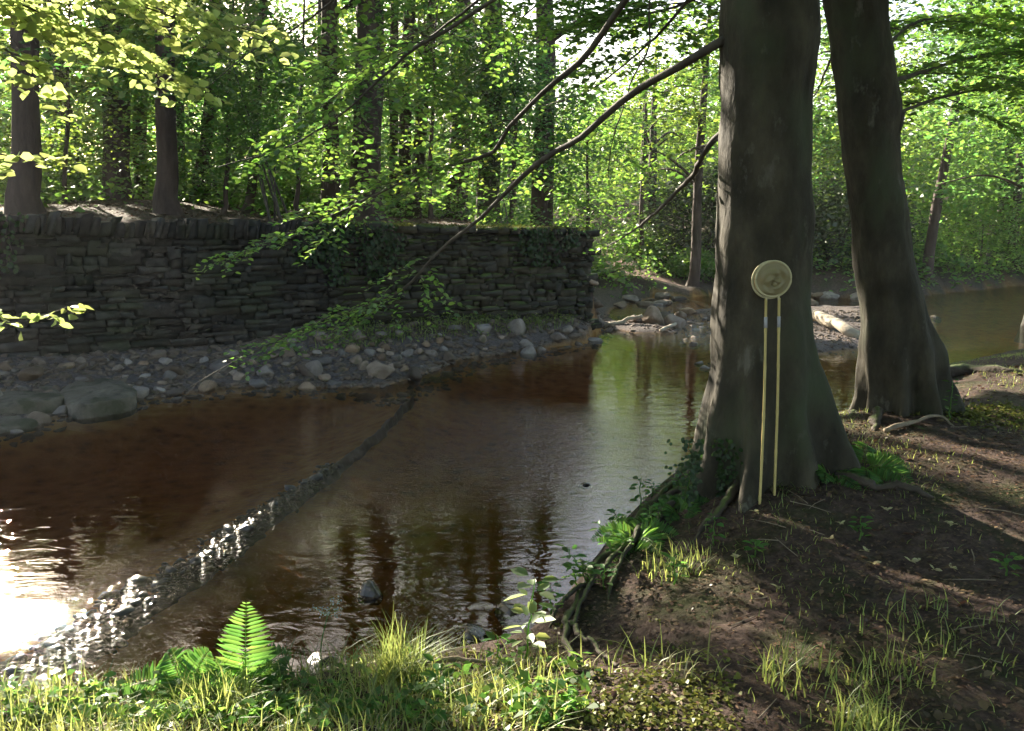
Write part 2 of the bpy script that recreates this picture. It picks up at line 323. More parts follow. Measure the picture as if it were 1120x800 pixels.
def terrain(X, Y, full=False):
    X = np.asarray(X, float); Y = np.asarray(Y, float)
    dn, i, t = segdist(X, Y, NE); z0 = NE[i, 2] * (1 - t) + NE[np.minimum(i + 1, len(NE) - 1), 2] * t
    dn = np.where(inside(X, Y, near_poly), dn, -dn)
    zn = np.where(dn > 0, z0 + .17 * sm(dn / 1.1) + .05 * vnoise(X, Y, 1.1, 3) * sm(dn / .5), z0 - (z0 + .34) * sm(-dn / .55))
    zn = zn + .10 * np.exp(-((X - TREE1[0])**2 + (Y - TREE1[1])**2) / .6) * (dn > -.1) + .10 * np.exp(-((X - TREE2[0])**2 + (Y - TREE2[1])**2) / .5) * (dn > -.1)
    zn = zn + np.where(dn > 0, .03 * vnoise(X, Y, 3.3, 5) + .010 * vnoise(X, Y, 9, 6), 0)
    df, _, _ = segdist(X, Y, FE); df = np.where(inside(X, Y, far_poly), df, -df)
    right = sm((X - 1.0) / 2.5)
    beach = .06 * sm(df / .3) + .40 * sm(df / 2.6) + .03 * vnoise(X, Y, 3, 8) * sm(df / .4)
    bank = .35 * sm(df / .8) + np.minimum(.17 * np.maximum(df, 0), 2.2) + np.maximum(df - 13, 0) * .04 + .1 * vnoise(X, Y, .9, 9) * sm(df / 2)
    dwl, kw_, _ = segdist(X, Y, WL); beach = beach + .28 * sm((1.3 - dwl) / 1.1) * sm((X + 3.2) / 2.0) * (df > 0)
    zf = beach * (1 - right) + bank * right
    zf = np.where(df > 0, zf, -.30 * sm(-df / 1.6))
    # terrace behind the wall
    dt, k, tw = segdist(X, Y, np.vstack([WL[:, :2], RET])); it = inside(X, Y, ter_poly); sd = np.where(it, dt, -dt)
    zt = np.interp(X, WL[:, 0], WL[:, 2]) - .12 + np.minimum(np.maximum(sd, 0), 40) * .045 + .1 * vnoise(X, Y, .7, 11) * sm(sd / 1.5)
    wid = np.where(k >= len(WL) - 1, 1.4, .12)
    zf = np.where(df > 0, zf + np.maximum(zt - zf, 0) * sm(sd / wid + .5), zf)
    z = np.where(dn > -.6, zn, np.where(df > 0, zf, np.minimum(zn, -.28)))
    mid = (dn <= -.6) & (df <= 0)
    z = np.where(mid, np.minimum(-.24 * sm(-df / 1.6), 0) * 1.0 - .03 - .03 * vnoise(X, Y, 2.2, 13), z)
    pool = .75 * np.exp(-(((X - .15) / 1.7)**2 + ((Y - 7.7) / 3.8)**2)) + .5 * sm((X - 4.5) / 2.5) * sm((Y - 12) / 3) + .38 * np.exp(-(((X + 3.4) / 1.8)**2 + ((Y - 7.6) / 1.0)**2))
    z = np.where(mid, z - pool * sm((-dn - .5) / .8), z)
    z = np.where((dn > -.6) & (dn <= 0), np.maximum(zn, -.34), z)
    dwr, _, _ = segdist(X, Y, WEIR); z = np.where((dn < 0) & (df < 0), np.maximum(z, -.12 - .30 * np.maximum(dwr - .12, 0)), z)
    for poly, h in ((BAR, .10), (ISL, .08)):
        db, _, _ = segdist(X, Y, poly, True); db = np.where(inside(X, Y, poly), db, -db)
        z = np.where(dn < -.3, np.maximum(z, -.33 + (h + .33) * sm(db / 1.1 + .62) + .025 * vnoise(X, Y, 5, 15)), z)
    if PATHZ is not None:
        dq, iq, tq = segdist(X, Y, path_pts); zp = PATHZ[iq] * (1 - tq) + PATHZ[np.minimum(iq + 1, len(PATHZ) - 1)] * tq; z = np.where(Y > 20, z + (zp - z) * sm((1.25 - dq) / .6), z)
    z = z + np.maximum(np.hypot(X, Y - 10) - 45, 0) * .05
    if not full: return z
    dp, _, _ = segdist(X, Y, path_pts); pth = sm((.62 - dp) / .35) * (df > .2)
    barm = np.zeros(X.shape)
    for poly in (BAR, ISL):
        db, _, _ = segdist(X, Y, poly, True); barm = np.maximum(barm, sm(np.where(inside(X, Y, poly), db, -db) / .5 + .8))
    grv = np.maximum((1 - .85 * sm((z - .22) / .18) * (X > -2.6)) * np.where((df > -.3) & (dn < -1) & (sd < .05), 1 - right * .55, 0), barm * (z > -.12))
    bed = np.where((z < .03) & (dn < .1), sm((.03 - z) / .06), 0)
    return z, pth, grv, bed, dn, df, sd
def gz(x, y): return float(terrain(np.array([x]), np.array([y]))[0])
def march(px, py, y0=1.6, y1=32.0):
    r = ray(px, py); y = np.concatenate([np.arange(y0, min(9.0, y1), .01), np.arange(max(y0, 9.0), y1, .03)]); q = np.array([0, 0, CAMZ]) + r[None] * (y / r[1])[:, None]
    h = np.where(q[:, 2] <= terrain(q[:, 0], q[:, 1]))[0]
    return q[h[0]] if len(h) else P(px, py, .1)
path_pts = np.array([march(742, 313, 8)[:2], march(700, 301, 8)[:2], march(672, 289, 8)[:2], march(672, 289, 8)[:2] + (-.25, 2), march(672, 289, 8)[:2] + (-.7, 4.5)])
path_pts = path_pts[np.argsort(path_pts[:, 1])]; PATHZ = terrain(path_pts[:, 0], path_pts[:, 1])
def axis(a, b, st, lo, hi):
    x = list(np.arange(a, b, st)); s = st
    while x[-1] < hi: s *= 1.18; x.append(x[-1] + s)
    s = st; y = [a]
    while y[-1] > lo: s *= 1.18; y.append(y[-1] - s)
    return np.array(y[:0:-1] + x)
gx = axis(-9, 12, .075, -95, 95); gy = axis(1.2, 22, .075, -60, 150)
GX, GY = np.meshgrid(gx, gy, indexing='ij')
Z, PTH, GRV, BED, DN, DF, SD = terrain(GX.ravel(), GY.ravel(), True)
nx, ny = GX.shape
ii, jj = np.meshgrid(np.arange(nx - 1), np.arange(ny - 1), indexing='ij')
GF = np.stack([ii * ny + jj, (ii + 1) * ny + jj, (ii + 1) * ny + jj + 1, ii * ny + jj + 1], -1).reshape(-1, 4)
ground = mk('ground', np.stack([GX.ravel(), GY.ravel(), Z], 1), [GF], M['ground'], loc=(0, 0, 0), smooth=True)
tag(ground, kind='structure')
for nm, arr in (('path', PTH), ('gravel', GRV), ('bed', BED)):
    at = ground.data.attributes.new(nm, 'FLOAT', 'POINT'); at.data.foreach_set('value', arr.astype(np.float32))
# water: the cells of the same grid that lie low, as one flat sheet
low = (Z < .06)[GF].any(1) & ((GX.ravel() > -40) & (GX.ravel() < 60) & (GY.ravel() > 1) & (GY.ravel() < 45))[GF].all(1)
used, inv = np.unique(GF[low].ravel(), return_inverse=True)
WV = np.stack([GX.ravel()[used], GY.ravel()[used], np.zeros(len(used))], 1)
water = mk('river_water', WV, [inv.reshape(-1, 4)], M['water'], loc=(0, 0, 0), smooth=True); tag(water, kind='structure')
dw, _, _ = segdist(WV[:, 0], WV[:, 1], WEIR)
ctr = P(470, 475, 0); e = np.exp(-(((WV[:, 0] - ctr[0]) / 1.3)**2 + ((WV[:, 1] - ctr[1]) / 1.5)**2))
rip = .012 + .9 * e + .45 * np.exp(-(dw / .35)**2) + .5 * sm((WV[:, 1] - 13) / 4) * sm((WV[:, 0] - 2) / 2)
dpt = np.clip(-Z[used], .01, 2); ad_ = water.data.attributes.new('depth', 'FLOAT', 'POINT'); ad_.data.foreach_set('value', dpt.astype(np.float32))
at = water.data.attributes.new('ripple', 'FLOAT', 'POINT'); at.data.foreach_set('value', np.clip(rip, 0, 1).astype(np.float32))

# ------------------------------------------------------------------ gaps in the canopy: where the sun gets through (place, radius)
def gp(px, py, z=.6): return P(px, py, z)
GAPS = [(Q(65, 130, 20), .8), (Q(240, 110, 22), .9), (Q(165, 80, 24), .8), (Q(335, 140, 20), .8), (Q(200, 150, 25), .8), (Q(100, 60, 22), .8), (P(190, 660, -.1), .3), (P(340, 640, -.1), .25), (gp(120, 775, .45), .35), (gp(370, 775, .45), .35), (gp(480, 775, .45), .35), (gp(230, 775, .45), .3), (gp(690, 795), .3), (gp(580, 770), .35), (P(15, 680, 0), .7), (P(-60, 660, 0), .7), (P(50, 700, 0), .45), (gp(60, 795, .45), .3), (gp(170, 790, .45), .3), (gp(300, 765, .45), .3), (gp(430, 765, .45), .28), (gp(540, 745, .5), .26), (gp(610, 725, .5), .22),
        (gp(640, 790), .3), (gp(740, 795), .13), (gp(935, 790), .07), (gp(540, 800, .5), .3), (np.array([-1.12, 3.36, .6]), .3), (np.array([.12, 3.45, .75]), .22), (gp(170, 735, .45), .1),
        (P(130, 622, 0), .34), (P(165, 690, 0), .34), (P(285, 610, -.1), .34), (P(215, 580, 0), .22), (P(120, 668, 0), .34), (P(250, 640, 0), .34), (P(225, 600, 0), .16), (P(310, 680, -.1), .34), (P(240, 500, -.2), .25), (P(170, 490, -.2), .22),
        (march(700, 300, 8), .7), (march(722, 307, 8), .5), (march(682, 292, 8), .5), (P(705, 356, .1), .45), (P(672, 357, .1), .3), (P(742, 362, .1), .35), (P(775, 378, .05), .3), (P(755, 332, .1), .35), (P(910, 362, .2), .45), (P(890, 358, .2), .3),
        (P(1060, 462, .7), .3), (P(1088, 462, .7), .3), (P(1100, 440, .6), .3), (P(1113, 350, .8), .25), (P(1030, 470, .7), .15), (P(530, 250, 1.95), .4), (P(470, 252, 2.0), .35), (P(590, 250, 1.95), .3), (Q(524, 200, 19.6), .25), (Q(524, 130, 19.6), .3), (Q(928, 200, 6.55), .05),
        (Q(30, 30, 4.6), .8), (Q(120, 60, 4.6), .7), (Q(200, 80, 4.8), .5), (Q(20, 175, 4.4), .45), (Q(70, 165, 4.4), .25), (Q(10, 345, 4.4), .3), (Q(70, 335, 4.4), .12), (Q(280, 35, 5.2), .4), (Q(260, 130, 7.5), .5), (Q(330, 60, 6.5), .5), (Q(240, 145, 7.4), .3),
        (Q(300, 220, 8), .35), (Q(450, 130, 9), .6), (Q(560, 60, 7), .5), (Q(640, 200, 8), .5), (Q(480, 190, 18), .9), (Q(330, 140, 9), .5), (Q(700, 120, 9), .5), (Q(740, 215, 12), .7), (Q(215, 410, 7.4), .2), (Q(900, 150, 13), .7), (Q(960, 120, 12), .5), (Q(1050, 200, 14), .8), (Q(1090, 290, 18), 1.0)]
_g = np.random.default_rng(5)
DARK = [P(520, 536, -.4), P(560, 520, -.4), P(470, 560, -.4), P(868, 700, .65), P(800, 640, .65), P(960, 680, .65), P(930, 570, .65), P(1040, 600, .65), P(760, 680, .6), Q(200, 300, 12.5), Q(500, 300, 15.5), P(420, 400, .2), P(250, 400, .2), Q(839, 200, 4.9), Q(839, 420, 4.9)]
def chance_gap(p, r):      # a gap anywhere that leaves the shaded places in shade
    for d in DARK:
        v = d - p; t = v @ SUN
        if t < 0 and (v @ v - t * t) < (r + .45)**2: return
    GAPS.append((p, r))
for _ in range(48):
    chance_gap(Q(_g.uniform(600, 1150), _g.uniform(0, 290), _g.uniform(18, 30)), _g.uniform(.5, 1.1))
for _ in range(120):
    chance_gap(Q(_g.uniform(-100, 1150), _g.uniform(-80, 250), _g.uniform(8, 26)), _g.uniform(.3, .85))
GP = np.array([g[0] for g in GAPS]); GR = np.array([g[1] for g in GAPS])
def cull(Cn, keep_near=1.0):
    """mask of leaf centres that do not stand in a canopy gap"""
    ok = np.ones(len(Cn), bool)
    for p, r in zip(GP, GR):
        v = Cn - p; t = v @ SUN; q = (v * v).sum(1) - t * t
        ok &= ~((t > r * keep_near + .1) & (q < r * r))
    return ok

# ------------------------------------------------------------------ leaves
def leaves_geo(Cn, D, Nn, L, W, shape='oval'):
    """Cn base points, D along-leaf direction, Nn leaf normal, L length, W width: arrays"""
    D = D / (np.linalg.norm(D, axis=1)[:, None] + 1e-9); S = np.cross(D, Nn); S /= np.linalg.norm(S, axis=1)[:, None] + 1e-9
    Nn = np.cross(S, D); L = np.asarray(L)[:, None]; W = np.asarray(W)[:, None]
    if shape == 'kite':
        V = np.stack([Cn, Cn + D * L * .45 + S * W * .5 + Nn * W * .12, Cn + D * L - Nn * L * .08, Cn + D * L * .45 - S * W * .5 + Nn * W * .12], 1)
        k = 4; F = [np.arange(len(Cn) * 4).reshape(-1, 4)]
    else:
        V = np.stack([Cn, Cn + D * L * .28 + S * W * .42 + Nn * W * .1, Cn + D * L * .65 + S * W * .42 + Nn * W * .06, Cn + D * L - Nn * L * .10, Cn + D * L * .65 - S * W * .42 + Nn * W * .06, Cn + D * L * .28 - S * W * .42 + Nn * W * .1], 1)
        b = np.arange(len(Cn))[:, None] * 6
        F = [np.concatenate([b + [0, 1, 2, 3], b + [0, 3, 4, 5]])]
    return V.reshape(-1, 3), F
def clump_leaves(centres, m, spread, L, seed, flat=.18, tilt=.5, keep=True, shape='kite', jit=.35):
    g = np.random.default_rng(seed); n = len(centres)
    yaw = g.uniform(0, 6.28, (n, 1)); off = g.normal(0, 1, (n, m, 3)) * np.array([spread, spread * .55, spread * flat])
    c, s = np.cos(yaw), np.sin(yaw)
    x = off[..., 0] * c - off[..., 1] * s; y = off[..., 0] * s + off[..., 1] * c
    slope = g.normal(0, .22, (n, 1, 2)); z = off[..., 2] + x * slope[..., 0] + y * slope[..., 1] - (x * x + y * y) * .25
    Cn = (centres[:, None, :] + np.stack([x, y, z], -1)).reshape(-1, 3)
    if keep: Cn = Cn[cull(Cn)]
    k = len(Cn); a = g.uniform(0, 6.28, k)
    D = np.stack([np.cos(a), np.sin(a), g.normal(-.15, .35, k)], 1); Nn = np.stack([g.normal(0, tilt, k), g.normal(0, tilt, k), np.ones(k)], 1)
    ll = L * g.uniform(1 - jit, 1 + jit, k)
    return leaves_geo(Cn, D, Nn, ll, ll * g.uniform(.55, .75, k), shape)
def spray_bough(mbw, mbl, pts, r0, r1, f0=.1, step=.085, tw=.9, leaf=.065, seed=0, droop=.25, dens=1.0, keep=True, ns=8, tilt=.5):
    """a bough with side twigs and rows of leaves: wood into mbw, leaves into mbl"""
    g = np.random.default_rng(seed); p = resample(pts, 40); n = len(p)
    p = p + np.cumsum(g.normal(0, .004, p.shape), 0)
    mbw.add(*tube_geo(p, np.linspace(r0, r1, n), ns, wob=.12, seed=seed))
    s = np.concatenate([[0], np.cumsum(np.linalg.norm(np.diff(p, axis=0), axis=1))]); tot = s[-1]
    CC, DD = [], []; side = 1
    def leafrow(a, d, ln, sub):
        k = max(3, int(ln / (leaf * .62) * dens)); t = np.linspace(.12, 1, k)[:, None]
        q = a + d * ln * t + np.array([0, 0, -1]) * droop * ln * t * t
        perp = np.cross(d, [0, 0, 1]); perp /= np.linalg.norm(perp) + 1e-9
        sg = np.where(np.arange(k) % 2 == 0, 1, -1)[:, None]
        CC.append(q); DD.append(d * .7 + perp * sg * .8 + g.normal(0, .25, (k, 3)))
        if sub and ln > .18: mbw.add(*tube_geo(np.vstack([a, q[::max(1, k // 4)], q[-1:]]), np.linspace(max(.0045 * ln, .0015), .001, len(q[::max(1, k // 4)]) + 2), 4, cap=False))
    for u in np.arange(f0 * tot, tot, step):
        u2 = u + g.normal(0, step * .3); c = np.array([np.interp(u2, s, p[:, k]) for k in range(3)])
        i = min(max(int(np.searchsorted(s, u2)), 1), n - 1); T = p[i] - p[i - 1]; T /= np.linalg.norm(T) + 1e-9
        perp = np.cross(T, [0, 0, 1.0]); perp /= np.linalg.norm(perp) + 1e-9; side = -side
        d = T * g.uniform(.35, .9) + perp * side * g.uniform(.6, 1) + np.array([0, 0, g.normal(.02, .18)]); d /= np.linalg.norm(d)
        fr = (u - f0 * tot) / (tot * (1 - f0) + 1e-6); ln = tw * (1.05 - .7 * fr) * g.uniform(.55, 1.2)
        leafrow(c, d, ln, True)
        for v in np.arange(.25, .95, .16 / max(ln, .2)):
            cc = c + d * ln * v + np.array([0, 0, -1]) * droop * ln * v * v
            pp = np.cross(d, [0, 0, 1]); d2 = d * .6 + pp * g.choice([-1, 1]) * .8 + np.array([0, 0, g.normal(0, .15)]); d2 /= np.linalg.norm(d2)
            leafrow(cc, d2, ln * .45 * g.uniform(.5, 1.1), True)
    T = p[-1] - p[-3]; T /= np.linalg.norm(T); leafrow(p[-1], T, .3 * tw, False)
    CC = np.concatenate(CC); DD = np.concatenate(DD)
    if keep: k = cull(CC, 1.0); CC, DD = CC[k], DD[k]
    k = len(CC); Nn = np.stack([g.normal(0, tilt, k), g.normal(0, tilt, k), np.ones(k)], 1); ll = leaf * g.uniform(.7, 1.25, k)
    mbl.add(*leaves_geo(CC, DD, Nn, ll, ll * g.uniform(.62, .8, k), 'oval'))

# ------------------------------------------------------------------ rocks
def rock_geo(seed, flat=.6, sub=3):
    import bmesh
    bm = bmesh.new(); bmesh.ops.create_icosphere(bm, subdivisions=sub, radius=1); V = np.array([v.co[:] for v in bm.verts]); F = np.array([[v.index for v in f.verts] for f in bm.faces]); bm.free()
    g = np.random.default_rng(seed)
    for _ in range(13):     # broken facets
        d = g.normal(0, 1, 3); d /= np.linalg.norm(d); h = g.uniform(.5, .85); q = V @ d; V = V - np.maximum(q - h, 0)[:, None] * d * .92
    V = V * (1 + .05 * fbm(V, 1.4, seed) + .02 * fbm(V, 5, seed + 3))[:, None] * np.array([1, g.uniform(.65, .95), flat * g.uniform(.8, 1.15)])
    return V, [F]
ROCKS = [rock_geo(100 + k, [.62, .5, .75, .42][k % 4]) for k in range(8)]
rock_me = {}
def rock(name, k, loc, size, rotz, mat, label, cat='stone', group=None, sz=1.0, tilt=0.0):
    key = (k, mat.name)
    if key not in rock_me:
        V, F = ROCKS[k]; o = mk(name, V, F, mat, loc=(0, 0, 0), smooth=False); rock_me[key] = o.data
    else:
        o = bpy.data.objects.new(name, rock_me[key]); C.objects.link(o)
    o.name = name; o.location = loc; o.rotation_euler = (tilt, tilt * .6, rotz); o.scale = (size, size, size * sz)
    return tag(o, label, cat, group)

# ------------------------------------------------------------------ dry stone walls
WS = resample(np.column_stack([WL, np.zeros(len(WL))])[:, :3], 400)      # x, y, top z along the wall
wlen = np.concatenate([[0], np.cumsum(np.linalg.norm(np.diff(WS[:, :2], axis=0), axis=1))])
def wat(s): return np.array([np.interp(s, wlen, WS[:, k]) for k in range(3)])
def wdir(s): d = wat(s + .1)[:2] - wat(s - .1)[:2]; return d / (np.linalg.norm(d) + 1e-9)
def stone_block(mb, o, T, Nv, w, h, d, g, jit=.012):
    """block: o = lower left front corner, T along, Nv outward (towards the river), depth d inwards; bulging front"""
    U = np.array([0, 0, 1.0]); b = min(w, h) * .16
    c = []
    for dep, ins in ((-d, 0), (-.02, 0), (g.uniform(.0, .03), b)):
        for a, e in ((ins, ins), (w - ins, ins), (w - ins, h - ins), (ins, h - ins)):
            c.append(o + T * a + U * e + Nv * dep + g.normal(0, jit, 3) * (1 if dep > -d else 0))
    q = [[8, 9, 10, 11], [3, 2, 1, 0]]
    for L0 in (0, 4):
        for k in range(4): q.append([L0 + k, L0 + (k + 1) % 4, L0 + 4 + (k + 1) % 4, L0 + 4 + k])
    mb.add(c, [np.array(q)])
def build_wall(name, label, s0, s1, mat, coping, seed):
    g = np.random.default_rng(seed); mb = MB(); cpm = MB()
    a = wat((s0 + s1) / 2); root = thing(name, label, 'wall', (a[0], a[1], gz(a[0], a[1] - .6)))
    base = lambda s: gz(*(wat(s)[:2] + np.array([wdir(s)[1], -wdir(s)[0]]) * .35)) - .12
    cap = .24 if coping else .12
    ss = np.linspace(s0, s1, 60); bz = np.array([base(s) for s in ss])
    v = 0.0
    while v < 1:                                           # courses, following the wall
        hh = g.uniform(.03, .075)
        s = s0 + g.uniform(-.1, 0)
        while s < s1:
            wd = g.choice([.10, .16, .22, .3, .45]) * g.uniform(.8, 1.2); p = wat(s); T2 = wdir(s + wd / 2); T = np.array([T2[0], T2[1], 0]); Nv = np.array([T2[1], -T2[0], 0])
            b0 = np.interp(s, ss, bz); t0 = p[2] - cap
            z = b0 + (t0 - b0) * v; h = (t0 - b0) * min(hh, 1 - v) * .97
            if v + hh * 2 < 1 and g.random() < .12: h *= 1.9
            if g.random() < .04: s += wd; continue
            h *= g.uniform(.82, 1.0); z += g.uniform(-.008, .008)
            stone_block(mb, np.array([p[0], p[1], z]) + Nv * (.17 + .04 * (1 - v)), T, Nv, wd - .014, h, .22, g, .018)
            s += wd
        v += hh
    # hearting: a solid core behind the faced stones
    V, F = [], []; n = 40
    for k, s in enumerate(np.linspace(s0, s1, n)):
        p = wat(s); T2 = wdir(s); Nv = np.array([T2[1], -T2[0], 0]); b0 = np.interp(s, ss, bz)
        for e, z in ((.13, b0 - .1), (.13, p[2] - cap), (-.27, p[2] - cap), (-.27, b0 - .1)): V.append(np.array([p[0], p[1], z]) + Nv * e)
    for k in range(n - 1):
        for j in range(4): F.append([k * 4 + j, k * 4 + (j + 1) % 4, k * 4 + 4 + (j + 1) % 4, k * 4 + 4 + j])
    F += [[3, 2, 1, 0], [4 * n - 4, 4 * n - 3, 4 * n - 2, 4 * n - 1]]
    mb.add(V, [np.array(F)])
    # the far end, faced too
    s = s0
    while s < s1:
        p = wat(s); T2 = wdir(s); T = np.array([T2[0], T2[1], 0]); Nv = np.array([T2[1], -T2[0], 0])
        if coping:                                          # stones set upright on edge
            wd = g.uniform(.06, .13); ln = g.normal(.25, .12)
            stone_block(cpm, np.array([p[0], p[1], p[2] - cap - .01]) + Nv * .22 + T * 0, T * 1.0, Nv + T * 0, wd - .008, cap + g.uniform(-.05, .05), .46, g, .014)
            vv = cpm.V[-1]; vv += np.outer((vv[:, 2] - (p[2] - cap)), T) * ln
        else:
            wd = g.uniform(.25, .55)
            stone_block(cpm, np.array([p[0], p[1], p[2] - cap + .003]) + Nv * .23, T, Nv, wd - .01, cap + g.uniform(-.03, .03), .50, g, .018)
        s += wd
    mb.build('wall_face', mat, root); cpm.build('coping', mat, root)
    return root
S1 = float(np.interp(P(372, 357, .45)[0], WS[:, 0], wlen))
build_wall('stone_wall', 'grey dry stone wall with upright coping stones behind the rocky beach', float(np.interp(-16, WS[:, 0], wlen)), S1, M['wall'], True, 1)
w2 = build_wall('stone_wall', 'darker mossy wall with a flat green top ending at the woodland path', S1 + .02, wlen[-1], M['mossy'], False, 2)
def wall_ivy(label, s0, s1, drop, n, seed):
    g = np.random.default_rng(seed); P_ = []; D_ = []; N_ = []; mw = MB(); c = wat((s0 + s1) / 2); root = thing('ivy', label, 'ivy', c)
    for _ in range(9):
        s = g.uniform(s0, s1); L_ = drop * g.uniform(.35, 1); k = int(n / 9); t = np.sort(g.random(k)) ** .8; w_ = s + np.cumsum(g.normal(0, .012, k)); q = np.array([wat(v) for v in w_]); d = np.array([wdir(v) for v in w_]); nv = np.stack([d[:, 1], -d[:, 0], np.zeros(k)], 1)
        p = q + nv * (.26 + g.uniform(.0, .06, k))[:, None]; p[:, 2] = q[:, 2] + .04 - t * L_; sp = np.stack([d[:, 0], d[:, 1], np.zeros(k)], 1) * g.normal(0, .09, k)[:, None]
        mw.add(*tube_geo(p[::max(1, k // 8)], .006, 4)); P_.append(p + sp); D_.append(np.stack([g.normal(0, .6, k), g.normal(0, .3, k), g.normal(-.7, .4, k)], 1)); N_.append(nv + g.normal(0, .35, (k, 3)))
    P_, D_, N_ = map(np.concatenate, (P_, D_, N_)); l_ = g.uniform(.045, .085, len(P_)); V, F = leaves_geo(P_, D_, N_, l_, l_ * .85, 'oval'); mk('leaves', V, F, M['leaf_ivy'], root); mw.build('stem', M['twig'], root)
def sx(px): return float(np.interp(P(px, 370, .45)[0], WS[:, 0], wlen))
wall_ivy('dark ivy hanging down the wall under the first trunk', sx(-10), sx(75), 1.0, 700, 61)
wall_ivy('dark ivy falling over the coping where the wall turns mossy', sx(318), sx(415), 1.1, 800, 62)
wall_ivy('small ivy patch hanging at the end of the mossy wall', sx(560), sx(640), .7, 420, 63)
g = np.random.default_rng(4); mc = []
for s in np.linspace(S1, wlen[-1], 330):
    p = wat(s); T2 = wdir(s); q = p[:2] + np.array([T2[1], -T2[0]]) * g.uniform(-.25, .26); mc.append([q[0], q[1], p[2] + .012])
mossV = clump_leaves(np.array(mc), 14, .05, .035, 4, flat=.3, tilt=.8, keep=False); mk('moss', mossV[0], mossV[1], M['moss'], w2)

# ------------------------------------------------------------------ thin haze added to soften contrast like a lens veil
hm = bpy.data.materials.new('woodland_air'); hm.use_nodes = True; ht = hm.node_tree; ht.nodes.clear()
ho = ht.nodes.new('ShaderNodeOutputMaterial'); hv = ht.nodes.new('ShaderNodeVolumePrincipled'); hv.inputs['Density'].default_value = .0005; hv.inputs['Color'].default_value = (.95, .95, .95, 1); hv.inputs['Anisotropy'].default_value = .3
ht.links.new(hv.outputs[0], ho.inputs['Volume'])
hb = np.array([[x_, y_, z_] for x_ in (-120, 120) for y_ in (-90, 180) for z_ in (-2, 24)], float)
hz = mk('haze', hb, [np.array([[0, 1, 3, 2], [4, 6, 7, 5], [0, 4, 5, 1], [2, 3, 7, 6], [0, 2, 6, 4], [1, 5, 7, 3]])], hm, loc=(0, 0, 0)); tag(hz, kind='stuff')
cy.volume_bounces = 0; cy.volume_step_rate = 4

# ------------------------------------------------------------------ trees of the wood
def crown_centres(cx, cy, z0, z1, rad, n, g, lean=(0, 0)):
    z = z0 + (z1 - z0) * g.beta(1.1, 1.3, n); u = (z - z0) / (z1 - z0); rr = rad * (1 - .55 * np.abs(u - .35) ** 1.5) * np.sqrt(g.uniform(.02, 1, n)); a = g.uniform(0, 6.28, n)
    return np.stack([cx + lean[0] * u + rr * np.cos(a), cy + lean[1] * u + rr * np.sin(a), z], 1)
def wood_tree(name, label, px, Y, wpx, pxtop, seed, z0=2.2, z1=13, rad=2.8, n=800, m=14, leaf=.135, group=None, mat='leaf_far', xy=None, bark='bark', limbs=5, r=None, bend=0.0, hi=None):
    g = np.random.default_rng(seed)
    if xy is None:
        X = Q(px, 230, Y)[0]; z = gz(X, Y); X = Q(px, 230 + (CAMZ - z) / Y * FPX, Y)[0]
        Xt = Q(pxtop, 0, Y)[0]; zt = Q(pxtop, 0, Y)[2]; r = wpx / FPX * Y / 2
    else:
        X, Y = xy; z = gz(X, Y); Xt = X + g.normal(0, .2); zt = z + 6
    lx = (Xt - X) / (zt - z); ly = g.normal(0, .02)
    root = thing(name, label, 'tree', (X, Y, z), group)
    hs = np.array([-.35, 0, .12, .3, .7, 1.5, 3, 5, 7.5, 10, 12.5]) * (z1 / 13.0)
    pts = np.array([[X + lx * h + bend * math.sin(h * .5) + g.normal(0, .02), Y + ly * h + g.normal(0, .03), z + h] for h in hs])
    rad_s = r * np.array([1.75, 1.5, 1.3, 1.15, 1.06, 1.0, .93, .84, .66, .42, .12])
    mb = MB(); pr = resample(np.column_stack([pts, rad_s]), 42); mb.add(*tube_geo(pr, pr[:, 3], 14, wob=.07, seed=seed))
    CC = []
    for k in range(limbs):
        h = g.uniform(.28, .8) * z1; a = g.uniform(0, 6.28); ln = rad * g.uniform(.6, 1.0)
        b = np.array([np.interp(h, hs, pts[:, 0]), np.interp(h, hs, pts[:, 1]), z + h]); e = b + np.array([math.cos(a) * ln, math.sin(a) * ln, ln * g.uniform(.1, .5)])
        mid = (b + e) / 2 + np.array([0, 0, .15 * ln]); q = resample(np.array([b, mid, e]), 12); rl = r * .32
        mb.add(*tube_geo(q, np.linspace(rl, .012, 12), 7, wob=.1, seed=k))
        CC.append(q[4:][g.integers(0, 8, n // 12)] + g.normal(0, .3, (n // 12, 3)))
    mb.build('trunk', M[bark], root, smooth=True)
    if hi is None: CC.append(crown_centres(X + lx * (z0 + 2), Y, z + z0, z + z1, rad, n, g, (lx * 6, 0)))
    else: CC += [crown_centres(X + lx * (z0 + 2), Y, z + z0, z + 6.2, rad, n, g, (lx * 3, 0)), crown_centres(X + lx * 9, Y, z + 6.5, z + z1, rad * .8, hi, g)]
    CC = np.concatenate(CC)
    V, F = clump_leaves(CC, m, .34, leaf, seed + 500); mk('crown', V, F, M[mat if mat != 'leaf_far' else ('leaf_far', 'leaf_warm', 'leaf_cool')[seed % 3]], root)
    return root
